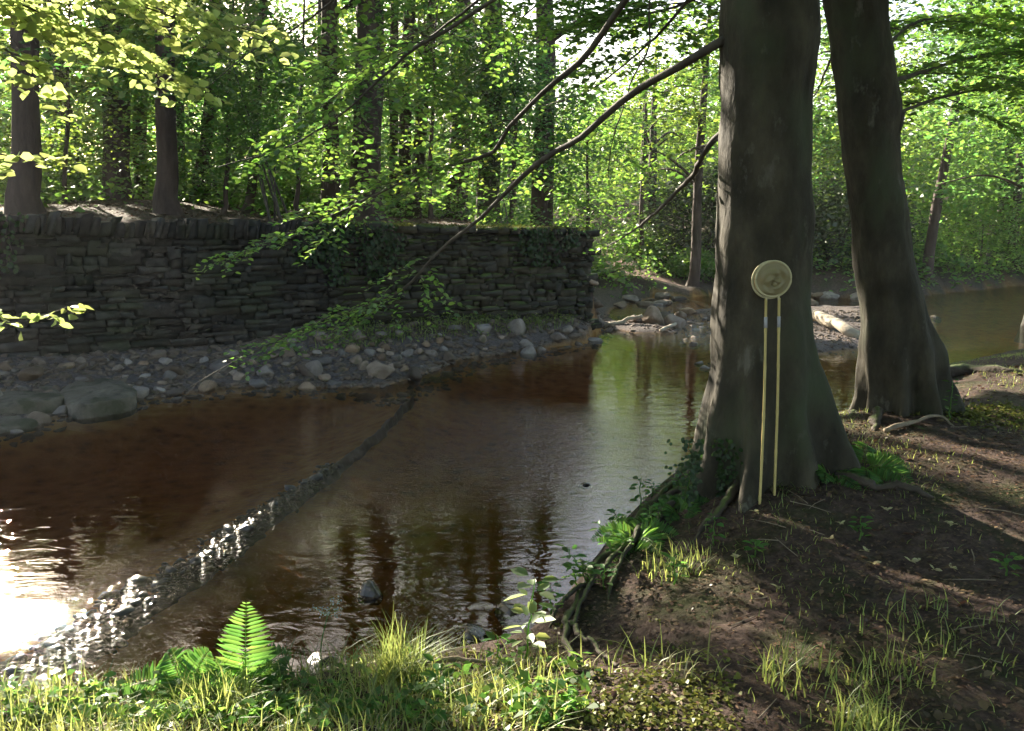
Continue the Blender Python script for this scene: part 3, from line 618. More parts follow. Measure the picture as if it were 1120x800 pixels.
specs = [
    (27, 13.3, 28, 32, 'brown trunk just behind the left end of the wall, bright leaves hanging before it', {}),
    (182, 15.2, 21, 181, 'straight single trunk right behind the coping, between the thick pair and the thin forked trunk', {}),
    (129, 20.5, 27, 122, 'thick dark trunk rising from the brown leaf litter further back in the wood', {}),
    (154, 24.0, 14, 150, 'slimmer trunk close beside the thick one on the leaf litter slope', {}),
    (216, 21.0, 13, 230, 'thin dark trunk with a kinked lean over the leaf litter', {'bend': .12}),
    (271, 18.5, 9, 282, 'very thin leaning stem half hidden by lit leaves', {'bend': .1}),
    (361, 18.3, 18, 362, 'slim dark trunk immediately beside the thickest trunk over the wall', {}),
    (401, 17.6, 32, 405, 'thickest dark trunk above the wall where the coping changes to moss', {}),
    (431, 22.0, 10, 433, 'pole thin upright trunk next to the thickest trunk', {}),
    (441, 21.0, 14, 450, 'upright trunk of the close pair above the mossy wall', {}),
    (451, 20.6, 13, 473, 'trunk of the close pair that leans away to the side', {}),
    (499, 24.5, 23, 507, 'pale leaf-veiled trunk between the leaning pair and the sunlit-edged trunk', {}),
    (534, 20.2, 24, 539, 'reddish brown trunk with a sunlit edge standing on the mossy wall top', {}),
    (589, 21.5, 25, 596, 'dark trunk behind the mossy wall nearest to the wall end', {'bend': .08}),
]
for k, (px, Y, wpx, pt, lab, kw) in enumerate(specs):
    wood_tree('woodland_tree', lab, px, Y, wpx, pt, 20 + k, n=950 if k < 5 else 300, hi=None if k < 5 else 80, z0=1.6 + (k % 3) * .5, **kw)
wood_tree('slim_tree', 'slim bent tree leaning over the far reach of the river', 1012, 25, 11, 1062, 60, z0=2.5, z1=9, n=260, rad=2.2, limbs=4)
far_lab = 'slender tree deep in the wood, one of many alike behind the front trunks'
g = np.random.default_rng(33)
spots = [(-13, 26), (-9, 29), (-4.5, 27), (-3.2, 32), (-.6, 30), (5, 34), (-17, 24), (-7, 34), (-12, 38), (0, 38), (9, 38), (14, 36), (18, 33), (22, 38), (-20, 34), (-5.2, 25.5), (4.5, 29), (12, 31)]
for k, (x, y) in enumerate(spots):
    wood_tree('woodland_tree', far_lab, 0, 0, 0, 0, 200 + k, xy=(x, y), r=g.uniform(.12, .26), z0=.8, z1=g.uniform(6.0, 8.0), rad=3.2, n=420, m=13, leaf=.17, group='trees deep in the wood', limbs=3)
# added trees, most out of view, put in so their crowns shade the place
for k, (x, y, r, z0, rad, lab) in enumerate([
        (-11.0, 14.5, .22, 2.5, 3.4, 'tree behind the wall beyond the first trunk, its crown shading the beach'),
        (-14.0, 18.0, .25, 2.0, 3.4, 'tree set back behind the wall upstream, with a broad low crown'),
        (-11.6, 17.8, .18, 2.5, 3.0, 'tree behind the wall between the upstream trees, low leafy crown'),
        (-17.5, 14.0, .25, 2.0, 3.6, 'large tree at the upstream end of the wall'),
        (-10.9, 22.6, .16, .8, 3.0, 'low-crowned tree on the leaf litter slope behind the thick dark trunk'),
        (-8.4, 22.8, .14, .8, 2.8, 'slender leafy tree on the slope between the single trunk and the thick one'),
        (5.6, 1.2, .24, 4.6, 3.6, 'tree on the near bank beside the viewer, crown over the bare soil'),
        (-1.2, -3.2, .28, 4.2, 4.2, 'tree on the near bank behind the viewer'),
        (4.2, -3.5, .25, 4.2, 4.0, 'tree on the grassy bank well behind the two beech trunks'),
        (8.6, 7.2, .24, 4.0, 3.2, 'tree on the near bank off to the side of the second beech')]):
    wood_tree('woodland_tree', lab, 0, 0, 0, 0, 300 + k, xy=(x, y), r=r, z0=z0, z1=13, rad=rad, n=1150, m=14, leaf=.16)
# broad leaved trees and bushes over the far bank on the right
for k, (x, y, z0, z1, rad, n, lab) in enumerate([
        (5.0, 24.5, 2.6, 9, 2.6, 420, 'leafy tree on the far bank above the dark bush'),
        (8.2, 28.5, 1.2, 10, 3.0, 520, 'leafy tree across the river seen between the two beech trunks'),
        (16.5, 29.5, .6, 9, 3.2, 500, 'bright leafy tree across the river behind the slim bent tree'),
        (21.0, 30.0, .3, 9, 3.4, 520, 'broad bright tree hanging over the far reach of the river'),
        (12.5, 21.0, 4.2, 9, 3.0, 330, 'tree with layered leafy boughs above the far reach')]):
    wood_tree('broadleaf_tree', lab, 0, 0, 0, 0, 340 + k, xy=(x, y), r=.14, z0=z0, z1=z1, rad=rad, n=int(n * 1.7), m=14, leaf=.14)
def bush(name, label, x, y, rx, rz, n, m, leaf, mat, seed, group=None, ry=None, lift=0.0, keep=True):
    g = np.random.default_rng(seed); z = gz(x, y); ry = ry or rx
    root = thing(name, label, 'bush' if 'bush' in name or 'shrub' in name else 'plant', (x, y, z), group)
    d = g.normal(0, 1, (n, 3)); d /= np.linalg.norm(d, axis=1)[:, None]; d[:, 2] = np.abs(d[:, 2]); rr = g.uniform(.45, 1, n)[:, None] ** .6
    lump = 1 + .22 * np.sin(d[:, :1] * 4 + seed) * np.cos(d[:, 1:2] * 5 + seed * 2)
    c = d * rr * lump * np.array([rx, ry, rz]) + np.array([x, y, z + lift])
    V, F = clump_leaves(c, m, leaf * 2.4, leaf, seed, flat=.5, tilt=.6, keep=keep); mk('foliage', V, F, M[mat], root)
    mb = MB()
    for k in range(6):
        e = c[g.integers(0, n)]; b = np.array([x, y, z - .1]) + np.array([g.normal(0, rx * .12), g.normal(0, ry * .12), 0])
        mb.add(*tube_geo(resample(np.array([b, (b + e) / 2 + [0, 0, rz * .15], e]), 8), np.linspace(.025 * rx, .006, 8), 5))
    mb.build('stem', M['twig'], root, smooth=True); return root
bush('rhododendron_bush', 'big dark evergreen bush on the far bank above the path foot', 5.95, 27.6, 2.4, 3.1, 900, 12, .13, 'leaf_dark', 71, ry=1.3, keep=False)
bush('rhododendron_bush', 'dark evergreen bush on the far bank seen between the two beech trunks', 9.6, 26.8, 2.3, 2.6, 800, 12, .13, 'leaf_dark', 72, keep=False)
for k, (x, y, rx, rz, lab) in enumerate([
        (3.6, 27.0, .8, .8, 'low leafy green plants spilling down beside the path'),
        (5.3, 25.6, .8, .6, 'low green plants at the water below the dark bush'),
        (2.9, 29.2, 1.1, 1.3, 'taller green undergrowth at the top of the path'),
        (11.8, 27.2, 1.5, 1.6, 'pale green bush at the water edge of the far reach, behind the slim bent tree'),
        (14.6, 27.6, 1.9, 2.2, 'rounded pale bush at the water edge of the far reach'),
        (18.0, 28.2, 2.1, 2.6, 'largest pale bush at the far end of the river reach')]):
    bush('leafy_shrub', lab, x, y, rx, rz, 330, 12, .085, 'leaf_far', 80 + k)
g = np.random.default_rng(44)
for k in range(30):
    x = g.uniform(-15, 2.5); y = 16.2 + max(x + 8, 0) * .35 + g.uniform(2.2, 13); bush('woodland_shrub', 'low undergrowth shrub between the trunks behind the wall, one of several', x, y, g.uniform(.9, 1.6), g.uniform(.7, 1.5), 190, 12, .10, 'leaf_far', 120 + k, 'undergrowth shrubs behind the wall')
g = np.random.default_rng(46); n = 5200      # ground cover of the wood
cx = g.uniform(-26, 30, n); cyy = g.uniform(14, 44, n); cx[:1400] = g.uniform(2.5, 24, 1400); cyy[:1400] = g.uniform(22, 31, 1400); cz, pth_, _, _, dn_, df_, sd_ = terrain(cx, cyy, True)
k = (((sd_ > 1.3 + 2.2 * (g.random(n) > .35)) & (vnoise(cx, cyy, .8, 50) > -.45)) | ((sd_ < -1) & (df_ > .15) & (cx > 2.2))) & (pth_ < .05) & (dn_ < -1)
cc = np.stack([cx, cyy, cz + g.uniform(.05, .55, n)], 1)[k]; V, F = clump_leaves(cc, 13, .30, .14, 47, flat=.4, tilt=.6)
o = mk('undergrowth', V, F, M['leaf_far'], loc=(0, 24, 2.5)); tag(o, kind='stuff', label='low green undergrowth over the floor of the wood')
for k, (x, y, rx, rz) in enumerate([(-7.5, 21.8, 1.5, 1.7), (-10.6, 21.0, 1.7, 2.2), (-6.6, 20.8, 1.5, 1.8), (-12.4, 18.6, 1.5, 1.7), (-4.4, 20.0, 1.3, 1.6)]):  # shrubs added to keep the sun off the ground behind the wall
    bush('woodland_shrub', ['round leafy shrub on the leaf litter slope between the thick trunk and the kinked one', 'tall leafy shrub behind the thick dark trunk', 'leafy shrub behind the single trunk at the coping', 'leafy shrub beyond the first trunk at the picture edge', 'leafy shrub behind the kinked thin trunk'][k], x, y, rx, rz, 300, 12, .10, 'leaf_far', 240 + k)
# young trees between the trunks, their leaves close over the wall
for k, (px, Y, h, lab) in enumerate([(70, 17.5, 4.2, 'young leafy tree between the first trunk and the thick pair'), (245, 16.8, 4.5, 'young leafy tree behind the wall beside the kinked trunk'), (325, 17.0, 5.0, 'young leafy tree behind the wall just before the slim dark trunk'),
                                   (470, 19.0, 4.6, 'young leafy tree above the mossy wall beside the leaning trunk of the pair'), (560, 19.6, 4.4, 'young leafy tree beside the sunlit-edged trunk'), (640, 21.5, 4.8, 'young leafy tree at the wall end by the path'), (700, 26.5, 6.0, 'young leafy tree above the path and the spilling plants')]):
    wood_tree('young_tree', lab, px, Y, 5, px + 8, 160 + k, z0=.7, z1=h, rad=1.5, n=210, m=13, leaf=.10, limbs=5)
# a hazel growing over the wall, and the far wood
bush('hazel_bush', 'leafy green hazel leaning over the wall where the coping is hidden', -3.75, 14.4, 1.0, 2.3, 420, 12, .085, 'leaf_beech', 150, ry=.9, lift=1.0)
bush('hazel_bush', 'small leafy bush hanging over the mossy wall near the sunlit-edged trunk', -.2, 17.6, .8, .9, 150, 12, .08, 'leaf_beech', 151, lift=-.2)
g = np.random.default_rng(55); n = 7000
a = g.uniform(-1.25, 1.25, n); rr = g.uniform(36, 62, n); cx = np.sin(a) * rr; cyy = np.cos(a) * rr + 2
cz = terrain(cx, cyy) + (5.0 + 2.5 * (cx < -8)) * g.beta(1, 1.25, n)
V, F = clump_leaves(np.stack([cx, cyy, cz], 1), 12, .8, .42, 56, flat=.5, tilt=.7)
woods = mk('far_woods', V, F, M['leaf_far'], loc=(0, 50, 3)); tag(woods, kind='stuff', label='green mass of the wood far behind the trunks')

# ------------------------------------------------------------------ the two big beeches on the near bank
def big_trunk(root, Y, edges, base, seed, lobes, roots_h=.8, ztop=9.0):
    """edges: (py, left px, right px); the outline gives centre and radius at the tree's distance"""
    rows = []
    for py, l, r in edges:
        q = Q((l + r) / 2, py, Y); dep = q[1] * cp - (q[2] - CAMZ) * sp
        rows.append([q[0], Y, q[2], (r - l) / 2 / FPX * dep])
    rows = np.array(rows)[::-1]; top = rows[-1].copy(); d = rows[-1] - rows[-3]
    ext = [top + d * k for k in (1.5, 3, 5)]
    for k, e_ in enumerate(ext): e_[3] = top[3] * (.93, .82, .6)[k]
    up = np.vstack([rows] + [ext]); lo = up[0].copy(); lo[2] -= .55; lo[3] *= 1.15
    up = np.vstack([lo, up]); R_ = resample(up, 110); ns = 96
    a = np.linspace(0, 2 * np.pi, ns, endpoint=False); z = R_[:, 2] - base
    fl = np.exp(-np.maximum(z, -.3) / .36)
    lob = sum(1.15 * h * np.exp(-(((a - c + np.pi) % (2 * np.pi) - np.pi) / (wd * .62))**2) for c, wd, h in lobes)
    rr = R_[:, 3:4] * (1 + .02 * np.sin(2 * a + seed)[None, :] + .012 * np.sin(5 * a + z[:, None] * .8)) + fl[:, None] * (lob[None, :] - .05)
    V = np.stack([R_[:, 0:1] + rr * np.cos(a), R_[:, 1:2] + rr * np.sin(a), np.repeat(R_[:, 2:3], ns, 1)], -1).reshape(-1, 3)
    nn = fbm(V * np.array([1, 1, .5]), 4.5, seed, 4) * .024 + fbm(V, 1.6, seed + 2, 2) * .025 + fbm(V * np.array([1, 1, .22]), 9, seed + 5, 3) * .03 * np.repeat(np.exp(-np.maximum(z, 0) / .5), ns)
    c = np.repeat(R_[:, :2], ns, 0); out = V[:, :2] - c; out /= np.linalg.norm(out, axis=1)[:, None]; V[:, :2] += out * nn[:, None]
    n = len(R_); i, j = np.meshgrid(np.arange(n - 1), np.arange(ns), indexing='ij'); j2 = (j + 1) % ns
    F = np.stack([i * ns + j, i * ns + j2, (i + 1) * ns + j2, (i + 1) * ns + j], -1).reshape(-1, 4)
    return mk('trunk', V, [F], M['beech'], root, smooth=True), R_
def root_tube(root, pts, r0, r1, seed, mat='root', up=.0):
    p = resample(np.array(pts, float), 30); g = np.random.default_rng(seed); p = p + np.cumsum(g.normal(0, .006, p.shape), 0)
    mb = MB(); r_ = np.linspace(r0, r1, 30) * .62; p[:, 2] -= r_ * .35; mb.add(*tube_geo(p, r_, 10, wob=.3, seed=seed)); return mb.build('root', M[mat], root, smooth=True)
def surf(px, py, z, up=0.0):
    p = march(px, py); p[2] = gz(p[0], p[1]) + up; return p
B1 = thing('beech_tree', 'thick grey beech trunk on the near bank with two pond nets leaning on it', 'tree', (TREE1[0], TREE1[1], gz(*TREE1)))
b1z = gz(*TREE1)
E1 = [(0, 788, 890), (75, 787, 887), (150, 786.5, 885.5), (220, 785.5, 884.5), (290, 784.5, 884), (340, 783, 885), (385, 781, 889), (420, 778, 896), (450, 775, 900), (480, 774, 904), (505, 774, 906)]
tr1, R1 = big_trunk(B1, TREE1[1], E1, b1z, 3, [(-2.05, .26, .10), (-1.25, .30, .13), (-.55, .36, .24), (.35, .4, .22), (1.4, .5, .25), (2.6, .35, .15), (3.55, .36, .17), (4.25, .28, .14)])
B2 = thing('beech_tree', 'leaning beech trunk with a knot and spreading mossy roots at the water edge', 'tree', (TREE2[0], TREE2[1], gz(*TREE2)))
E2 = [(0, 902, 967), (50, 908, 973), (90, 914, 978), (130, 920, 981), (170, 926, 983), (240, 933, 993), (300, 938, 1002), (345, 942, 1012), (380, 944, 1022), (410, 946, 1024), (435, 947, 1028)]
tr2, R2 = big_trunk(B2, TREE2[1], E2, gz(*TREE2), 8, [(-1.2, .35, .14), (-.35, .34, .19), (.4, .4, .17), (1.5, .5, .22), (2.7, .35, .12), (3.5, .3, .10), (4.3, .3, .13)])
kn = MB(); kp = Q(981, 134, TREE2[1] - .05); V, F = rock_geo(77, .9); kn.add(V * np.array([.075, .09, .13]) + kp, F); kn.build('knot', M['beech'], B2, smooth=True)
# boughs of the first beech
wbg = MB(); lfg = MB()
bough_specs = [
    ('A', [(795, 44, 5.1), (740, 75, 5.3), (690, 105, 5.7), (640, 150, 6.1), (590, 180, 6.6), (530, 235, 7.1), (480, 275, 7.5), (430, 322, 7.8), (340, 352, 7.7), (260, 388, 7.5), (205, 418, 7.3)], .026, .004, dict(f0=.58, step=.085, tw=.75, leaf=.06)),
    ('B', [(830, -150, 5.2), (740, -70, 5.5), (683, 0, 5.9), (640, 60, 6.3), (600, 95, 6.7), (556, 140, 7.1), (540, 165, 7.3), (470, 188, 7.6), (390, 222, 8.0), (300, 262, 8.4), (245, 285, 8.6)], .026, .004, dict(f0=.42, step=.085, tw=.9, leaf=.062)),
    ('C', [(700, -160, 5.6), (600, -50, 6.1), (530, 5, 6.4), (470, 45, 6.7), (420, 85, 7.0), (370, 130, 7.3), (310, 165, 7.5), (240, 185, 7.7)], .02, .004, dict(f0=.42, step=.09, tw=1.0, leaf=.068)),
    ('D', [(795, 140, 5.1), (770, 165, 5.3), (745, 198, 5.7), (700, 238, 6.3), (652, 270, 7.1)], .018, .004, dict(f0=.75, step=.2, tw=.35, leaf=.055, dens=.6)),
    ('E', [(793, 148, 5.1), (765, 158, 5.3), (738, 166, 5.6), (728, 182, 5.8)], .009, .003, dict(f0=.6, step=.2, tw=.3, leaf=.055, dens=.6)),
    ('F', [(760, -120, 5.5), (712, -10, 5.9), (711, 45, 6.0), (693, 85, 6.2), (672, 150, 6.5), (668, 190, 6.6)], .009, .003, dict(f0=.55, step=.2, tw=.45, leaf=.055, dens=.8)),
    ('G', [(640, -160, 6.4), (560, -40, 7.5), (500, 20, 8.2), (440, 60, 9.0), (350, 90, 9.6)], .02, .004, dict(f0=.25, step=.09, tw=1.0, leaf=.068)),
    ('H', [(780, -120, 5.8), (760, -20, 6.8), (720, 40, 8.0), (650, 100, 9.5), (600, 120, 10.5)], .018, .004, dict(f0=.35, step=.09, tw=1.0, leaf=.068)),
    ('J', [(850, -90, 5.8), (800, -30, 7.0), (740, 5, 8.4), (660, 25, 9.6), (570, 40, 10.6), (480, 40, 11.4)], .02, .004, dict(f0=.3, step=.07, tw=1.15, leaf=.068)),
    ('K', [(640, -140, 6.6), (620, -60, 7.8), (600, -10, 8.8), (560, 30, 9.6), (520, 80, 10.2)], .016, .004, dict(f0=.3, step=.08, tw=1.0, leaf=.066)),
    ('I', [(430, -120, 6.6), (380, -20, 7.2), (330, 30, 7.6), (270, 70, 8.0), (225, 110, 8.2)], .012, .003, dict(f0=.1, step=.07, tw=.9, leaf=.068)),
]
for k, (nm, pts, r0, r1, kw) in enumerate(bough_specs):
    mw, ml = MB(), MB(); spray_bough(mw, ml, [Q(*p) for p in pts], r0, r1, seed=400 + k, **kw)
    bo = mw.build('bough', M['twig'], B1, smooth=True); ml.build('leaves', M['leaf_beech'], bo)
# high crown over the bank
g = np.random.default_rng(66)
cc = crown_centres(TREE1[0], TREE1[1] - .5, 5.0, 12, 5.5, 2600, g); V, F = clump_leaves(cc, 13, .36, .12, 67); mk('crown', V, F, M['leaf_beech'], B1)
cc = crown_centres(TREE2[0] + .4, TREE2[1] + .5, 5.4, 12, 4.2, 1400, g); V, F = clump_leaves(cc, 13, .36, .12, 68); mk('crown', V, F, M['leaf_beech'], B2)
for k, (pts, r0, kw) in enumerate([
        ([(965, 95, 6.7), (1010, 78, 7.2), (1060, 66, 7.8), (1130, 62, 8.4), (1200, 70, 8.8)], .018, dict(f0=.1, step=.085, tw=1.0, leaf=.065)),
        ([(972, 132, 6.7), (1010, 112, 7.1), (1060, 98, 7.6), (1120, 90, 8.2), (1190, 92, 8.8)], .014, dict(f0=.15, step=.085, tw=.9, leaf=.065)),
        ([(955, 10, 6.7), (1000, -30, 7.2), (1060, -20, 8), (1140, 10, 8.8)], .02, dict(f0=.1, step=.085, tw=1.1, leaf=.065)),
        ([(930, 30, 6.7), (905, 70, 7.3), (895, 100, 8.2), (880, 130, 9.4)], .012, dict(f0=.3, step=.16, tw=.6, leaf=.06)),
        ([(960, 60, 6.9), (1000, 30, 8.0), (1060, 20, 9.5), (1130, 40, 10.5)], .016, dict(f0=.2, step=.085, tw=1.1, leaf=.065))]):
    mw, ml = MB(), MB(); spray_bough(mw, ml, [Q(*p) for p in pts], r0, .004, seed=430 + k, **kw)
    bo = mw.build('bough', M['twig'], B2, smooth=True); ml.build('leaves', M['leaf_beech'], bo)
# exposed roots along the bank
for k, (pts, r0, r1) in enumerate([
        ([(795, 490, .03), (760, 508, .02), (735, 535, .03), (705, 570, .03), (690, 590, -.05)], .07, .03),
        ([(785, 515, .03), (750, 545, .03), (715, 578, .03), (680, 605, .03), (640, 640, .02), (618, 672, -.06)], .055, .025),
        ([(690, 595, .02), (655, 615, .03), (632, 650, .03), (612, 690, .02), (604, 715, -.05)], .04, .018),
        ([(680, 600, .0), (640, 618, .02), (600, 640, .02), (560, 655, -.06)], .035, .015),
        ([(640, 645, .0), (622, 690, .03), (625, 725, .03), (650, 748, -.02)], .03, .02),
        ([(900, 515, .02), (940, 530, .02), (985, 540, .0), (1020, 545, -.06)], .055, .02),
        ([(815, 530, .03), (790, 560, .02), (760, 590, .0), (740, 620, -.06)], .05, .015),
        ([(700, 585, .0), (668, 620, .04), (640, 660, .05), (628, 700, .0)], .03, .012), ([(720, 560, .02), (690, 600, .05), (668, 640, .03), (655, 670, -.03)], .028, .012), ([(650, 640, .02), (612, 665, .03), (585, 690, -.05)], .022, .008),
        ([(660, 625, .03), (630, 628, .06), (598, 650, .02), (580, 680, -.06)], .02, .008), ([(625, 690, .04), (640, 712, .03), (668, 728, .0), (690, 735, -.03)], .022, .008), ([(760, 535, .04), (722, 545, .04), (690, 562, -.02)], .035, .015)]):
    root_tube(B1, [surf(a, b, .6, u) for a, b, u in pts], r0, r1, 500 + k)
for k, (pts, r0, r1) in enumerate([
        ([(1015, 415, .08), (1060, 408, .04), (1110, 407, .02), (1170, 410, -.06)], .12, .04),
        ([(985, 463, -.01), (1015, 470, .0), (1050, 476, -.06)], .04, .015),
        ([(945, 440, .05), (932, 458, .02), (922, 470, -.1)], .08, .04),
        ([(960, 455, .05), (950, 475, .0), (940, 488, -.1)], .06, .03)]):
    root_tube(B2, [surf(a, b, .7, u) for a, b, u in pts], r0, r1, 520 + k)
B3 = thing('mossy_tree', 'sunlit mossy foot of a trunk at the frame edge beyond the leaning beech', 'tree', tuple(surf(1125, 372, .5)))
q = surf(1127, 374, .5); mb = MB(); pp = resample(np.array([[q[0], q[1], q[2] - .3, .36], [q[0], q[1], q[2] + .05, .30], [q[0] + .04, q[1], q[2] + .5, .21], [q[0] + .12, q[1], q[2] + 1.6, .18], [q[0] + .5, q[1], q[2] + 5, .15], [q[0] + .9, q[1], q[2] + 9, .05]]), 40)
mb.add(*tube_geo(pp, pp[:, 3], 18, wob=.1, seed=9)); mb.build('trunk', M['mossy'], B3, smooth=True)
cc = crown_centres(q[0] + .6, q[1], q[2] + 4.2, q[2] + 9, 2.6, 330, g); V, F = clump_leaves(cc, 13, .34, .11, 69); mk('crown', V, F, M['leaf_beech'], B3)

# lime tree on the near bank upstream whose sprays hang into the frame
LX, LY = -5.4, 2.6; lz = gz(LX, LY)
B4 = thing('lime_tree', 'lime tree on the near bank upstream, its big sunlit leaves hanging over the river', 'tree', (LX, LY, lz))
mb = MB(); pp = resample(np.array([[LX, LY, lz - .3, .3], [LX, LY, lz + .1, .22], [LX + .05, LY, lz + 2, .17], [LX + .2, LY + .1, lz + 5, .13], [LX + .3, LY + .2, lz + 8, .04]]), 40); mb.add(*tube_geo(pp, pp[:, 3], 14, wob=.08, seed=4)); mb.build('trunk', M['bark'], B4, smooth=True)
for k, (pts, r0, kw) in enumerate([
        ([(-300, -140, 4.0), (-120, -60, 4.3), (20, 5, 4.6), (110, 45, 4.8), (185, 78, 4.9)], .014, dict(f0=.30, step=.04, tw=.8)),
        ([(-250, 60, 3.9), (-100, 130, 4.1), (-20, 160, 4.3), (30, 170, 4.4), (70, 172, 4.5)], .010, dict(f0=.78, step=.07, tw=.32)),
        ([(-250, 300, 3.9), (-100, 335, 4.1), (-30, 340, 4.3), (20, 345, 4.4), (70, 334, 4.5)], .009, dict(f0=.82, step=.07, tw=.25)),
        ([(-220, -260, 4.2), (20, -110, 4.6), (150, -30, 4.9), (230, 15, 5.1), (290, 35, 5.3)], .014, dict(f0=.35, step=.045, tw=.8)),
        ([(-300, -60, 3.9), (-120, 10, 4.1), (-30, 50, 4.2), (40, 90, 4.3)], .012, dict(f0=.45, step=.05, tw=.65)),
        ([(-280, -240, 4.2), (-60, -90, 4.5), (60, -25, 4.8), (140, 10, 5.0), (230, 40, 5.1)], .013, dict(f0=.4, step=.05, tw=.7)),
        ([(-300, -110, 4.4), (-100, -20, 4.7), (40, 30, 5.0), (130, 62, 5.2), (215, 100, 5.4)], .013, dict(f0=.4, step=.06, tw=.6))]):
    mw, ml = MB(), MB(); st = np.array([[LX + .1, LY, lz + 3.0 + .3 * k]]) if False else np.zeros((0, 3))
    pts3 = np.array([Q(*p) for p in pts]); h = min(max(pts3[0][2] - .4, lz + .7), lz + 6)
    pts3 = np.vstack([[LX + .1, LY + .05, h], pts3]); spray_bough(mw, ml, pts3, r0 * 1.6, .003, seed=460 + k, leaf=.068, droop=.35, dens=.9, tilt=.85, **kw)
    bo = mw.build('bough', M['twig'], B4, smooth=True); ml.build('leaves', M['leaf_lime'], bo)

# ------------------------------------------------------------------ rocks of the beach, the bar and the river
def on(px, py, z=.1):
    p = march(px, py, 7.8); p[2] = gz(p[0], p[1]); return p
# loose gravel: one object
def ico(sub):
    import bmesh
    bm = bmesh.new(); bmesh.ops.create_icosphere(bm, subdivisions=sub, radius=1); V = np.array([v.co[:] for v in bm.verts]); F = np.array([[v.index for v in f.verts] for f in bm.faces]); bm.free(); return V, F
IV, IF = ico(1)
def scatter_stones(pts, size, seed):
    g = np.random.default_rng(seed); n = len(pts)
    V = IV[None] * (1 + g.normal(0, .16, (n, len(IV), 1))); V = V * np.stack([g.uniform(.8, 1.5, n), g.uniform(.7, 1.1, n), g.uniform(.35, .75, n)], -1)[:, None] * size[:, None, None]
    a = g.uniform(0, 6.28, n); c, s = np.cos(a)[:, None], np.sin(a)[:, None]
    t = g.normal(0, .25, (n, 1)); x = V[..., 0] * c - V[..., 1] * s; y = V[..., 0] * s + V[..., 1] * c; z = V[..., 2] + x * t
    V = np.stack([x, y, z], -1) + pts[:, None]
    return V.reshape(-1, 3), [(IF[None] + (np.arange(n) * len(IV))[:, None, None]).reshape(-1, 3)]
g = np.random.default_rng(90)
x = g.uniform(-9, 2.2, 16000); y = g.uniform(7.5, 19, 16000); z, _, _, _, dn_, df_, sd_ = terrain(x, y, True)
k = (df_ > -.35) & (df_ < 3.2) & (sd_ < -.2) & (dn_ < -1); p1 = np.stack([x, y, z], 1)[k][:5200]
x = g.uniform(2, 12, 9000); y = g.uniform(9, 20, 9000); z = terrain(x, y); dnn, _, _ = segdist(x, y, NE); k = (z > -.06) & (z < .3) & (~inside(x, y, near_poly)) & (y < 19.5); p2 = np.stack([x, y, z], 1)[k][:2200]
pp = np.vstack([p1, p2]); sz = .024 * np.exp(g.normal(0, .55, len(pp))) + .014; sz[len(p1):] *= .7
V, F = scatter_stones(pp, sz, 91); gr = mk('gravel', V, F, M['rock'], loc=(0, 12, 0), smooth=False); tag(gr, kind='stuff', label='loose grey gravel on the far beach and the bar')
# stones one can count
STN = 'grey brown stone of the rocky beach below the wall, one of the many alike'
x = g.uniform(-9, 2.0, 4000); y = g.uniform(7.5, 18.5, 4000); z, _, _, _, dn_, df_, sd_ = terrain(x, y, True)
k = np.where((df_ > -.18) & (df_ < 2.3) & (sd_ < -.45) & (dn_ < -1))[0]; done = []
big = [(416, 411, .20, 'pale boxy boulder at the tip of the beach beside the weir end', 0), (452, 416, .12, 'rounded pale stone at the waterline beside the boxy boulder', 2), (352, 399, .13, 'pale flat-topped stone above the waterline left of the boxy boulder', 1), (290, 410, .13, 'squarish stone at the waterline under the hanging leaf spray', 0),
       (385, 385, .11, 'tilted grey block upslope of the boxy boulder', 4), (610, 372, .17, 'largest stone of the beach at its far end, low and wide', 3), (498, 363, .13, 'long flat stone on the crest of the beach near the mossy wall', 3), (575, 379, .11, 'dark low stone at the waterline before the mossy wall', 5), (440, 441, .09, 'small wet stone at the very end of the weir', 6), (640, 349, .12, 'flat pale slab-like stone where the beach meets the inlet', 3)]
for px, py, s_, lab, kk in big:
    p = on(px, py); s_ *= 1.25; rock('beach_boulder', kk, (p[0], p[1], p[2] + s_ * .22), s_, g.uniform(0, 6), M['rock'], lab, 'boulder'); done.append((p[0], p[1], s_))
cnt = 0
for i in k:
    s_ = float(np.clip(.105 * math.exp(g.normal(0, .42)), .055, .24)) * (1.2 if df_[i] < .7 else 1)
    if any((x[i] - a)**2 + (y[i] - b)**2 < (.8 * (s_ + c))**2 for a, b, c in done): continue
    done.append((x[i], y[i], s_)); cnt += 1
    rock('beach_stone', int(g.integers(0, 8)), (x[i], y[i], z[i] + s_ * .18), s_, g.uniform(0, 6.28), M['rock'], STN, 'stone', 'stones of the rocky beach', tilt=g.normal(0, .15))
    if cnt >= 285: break
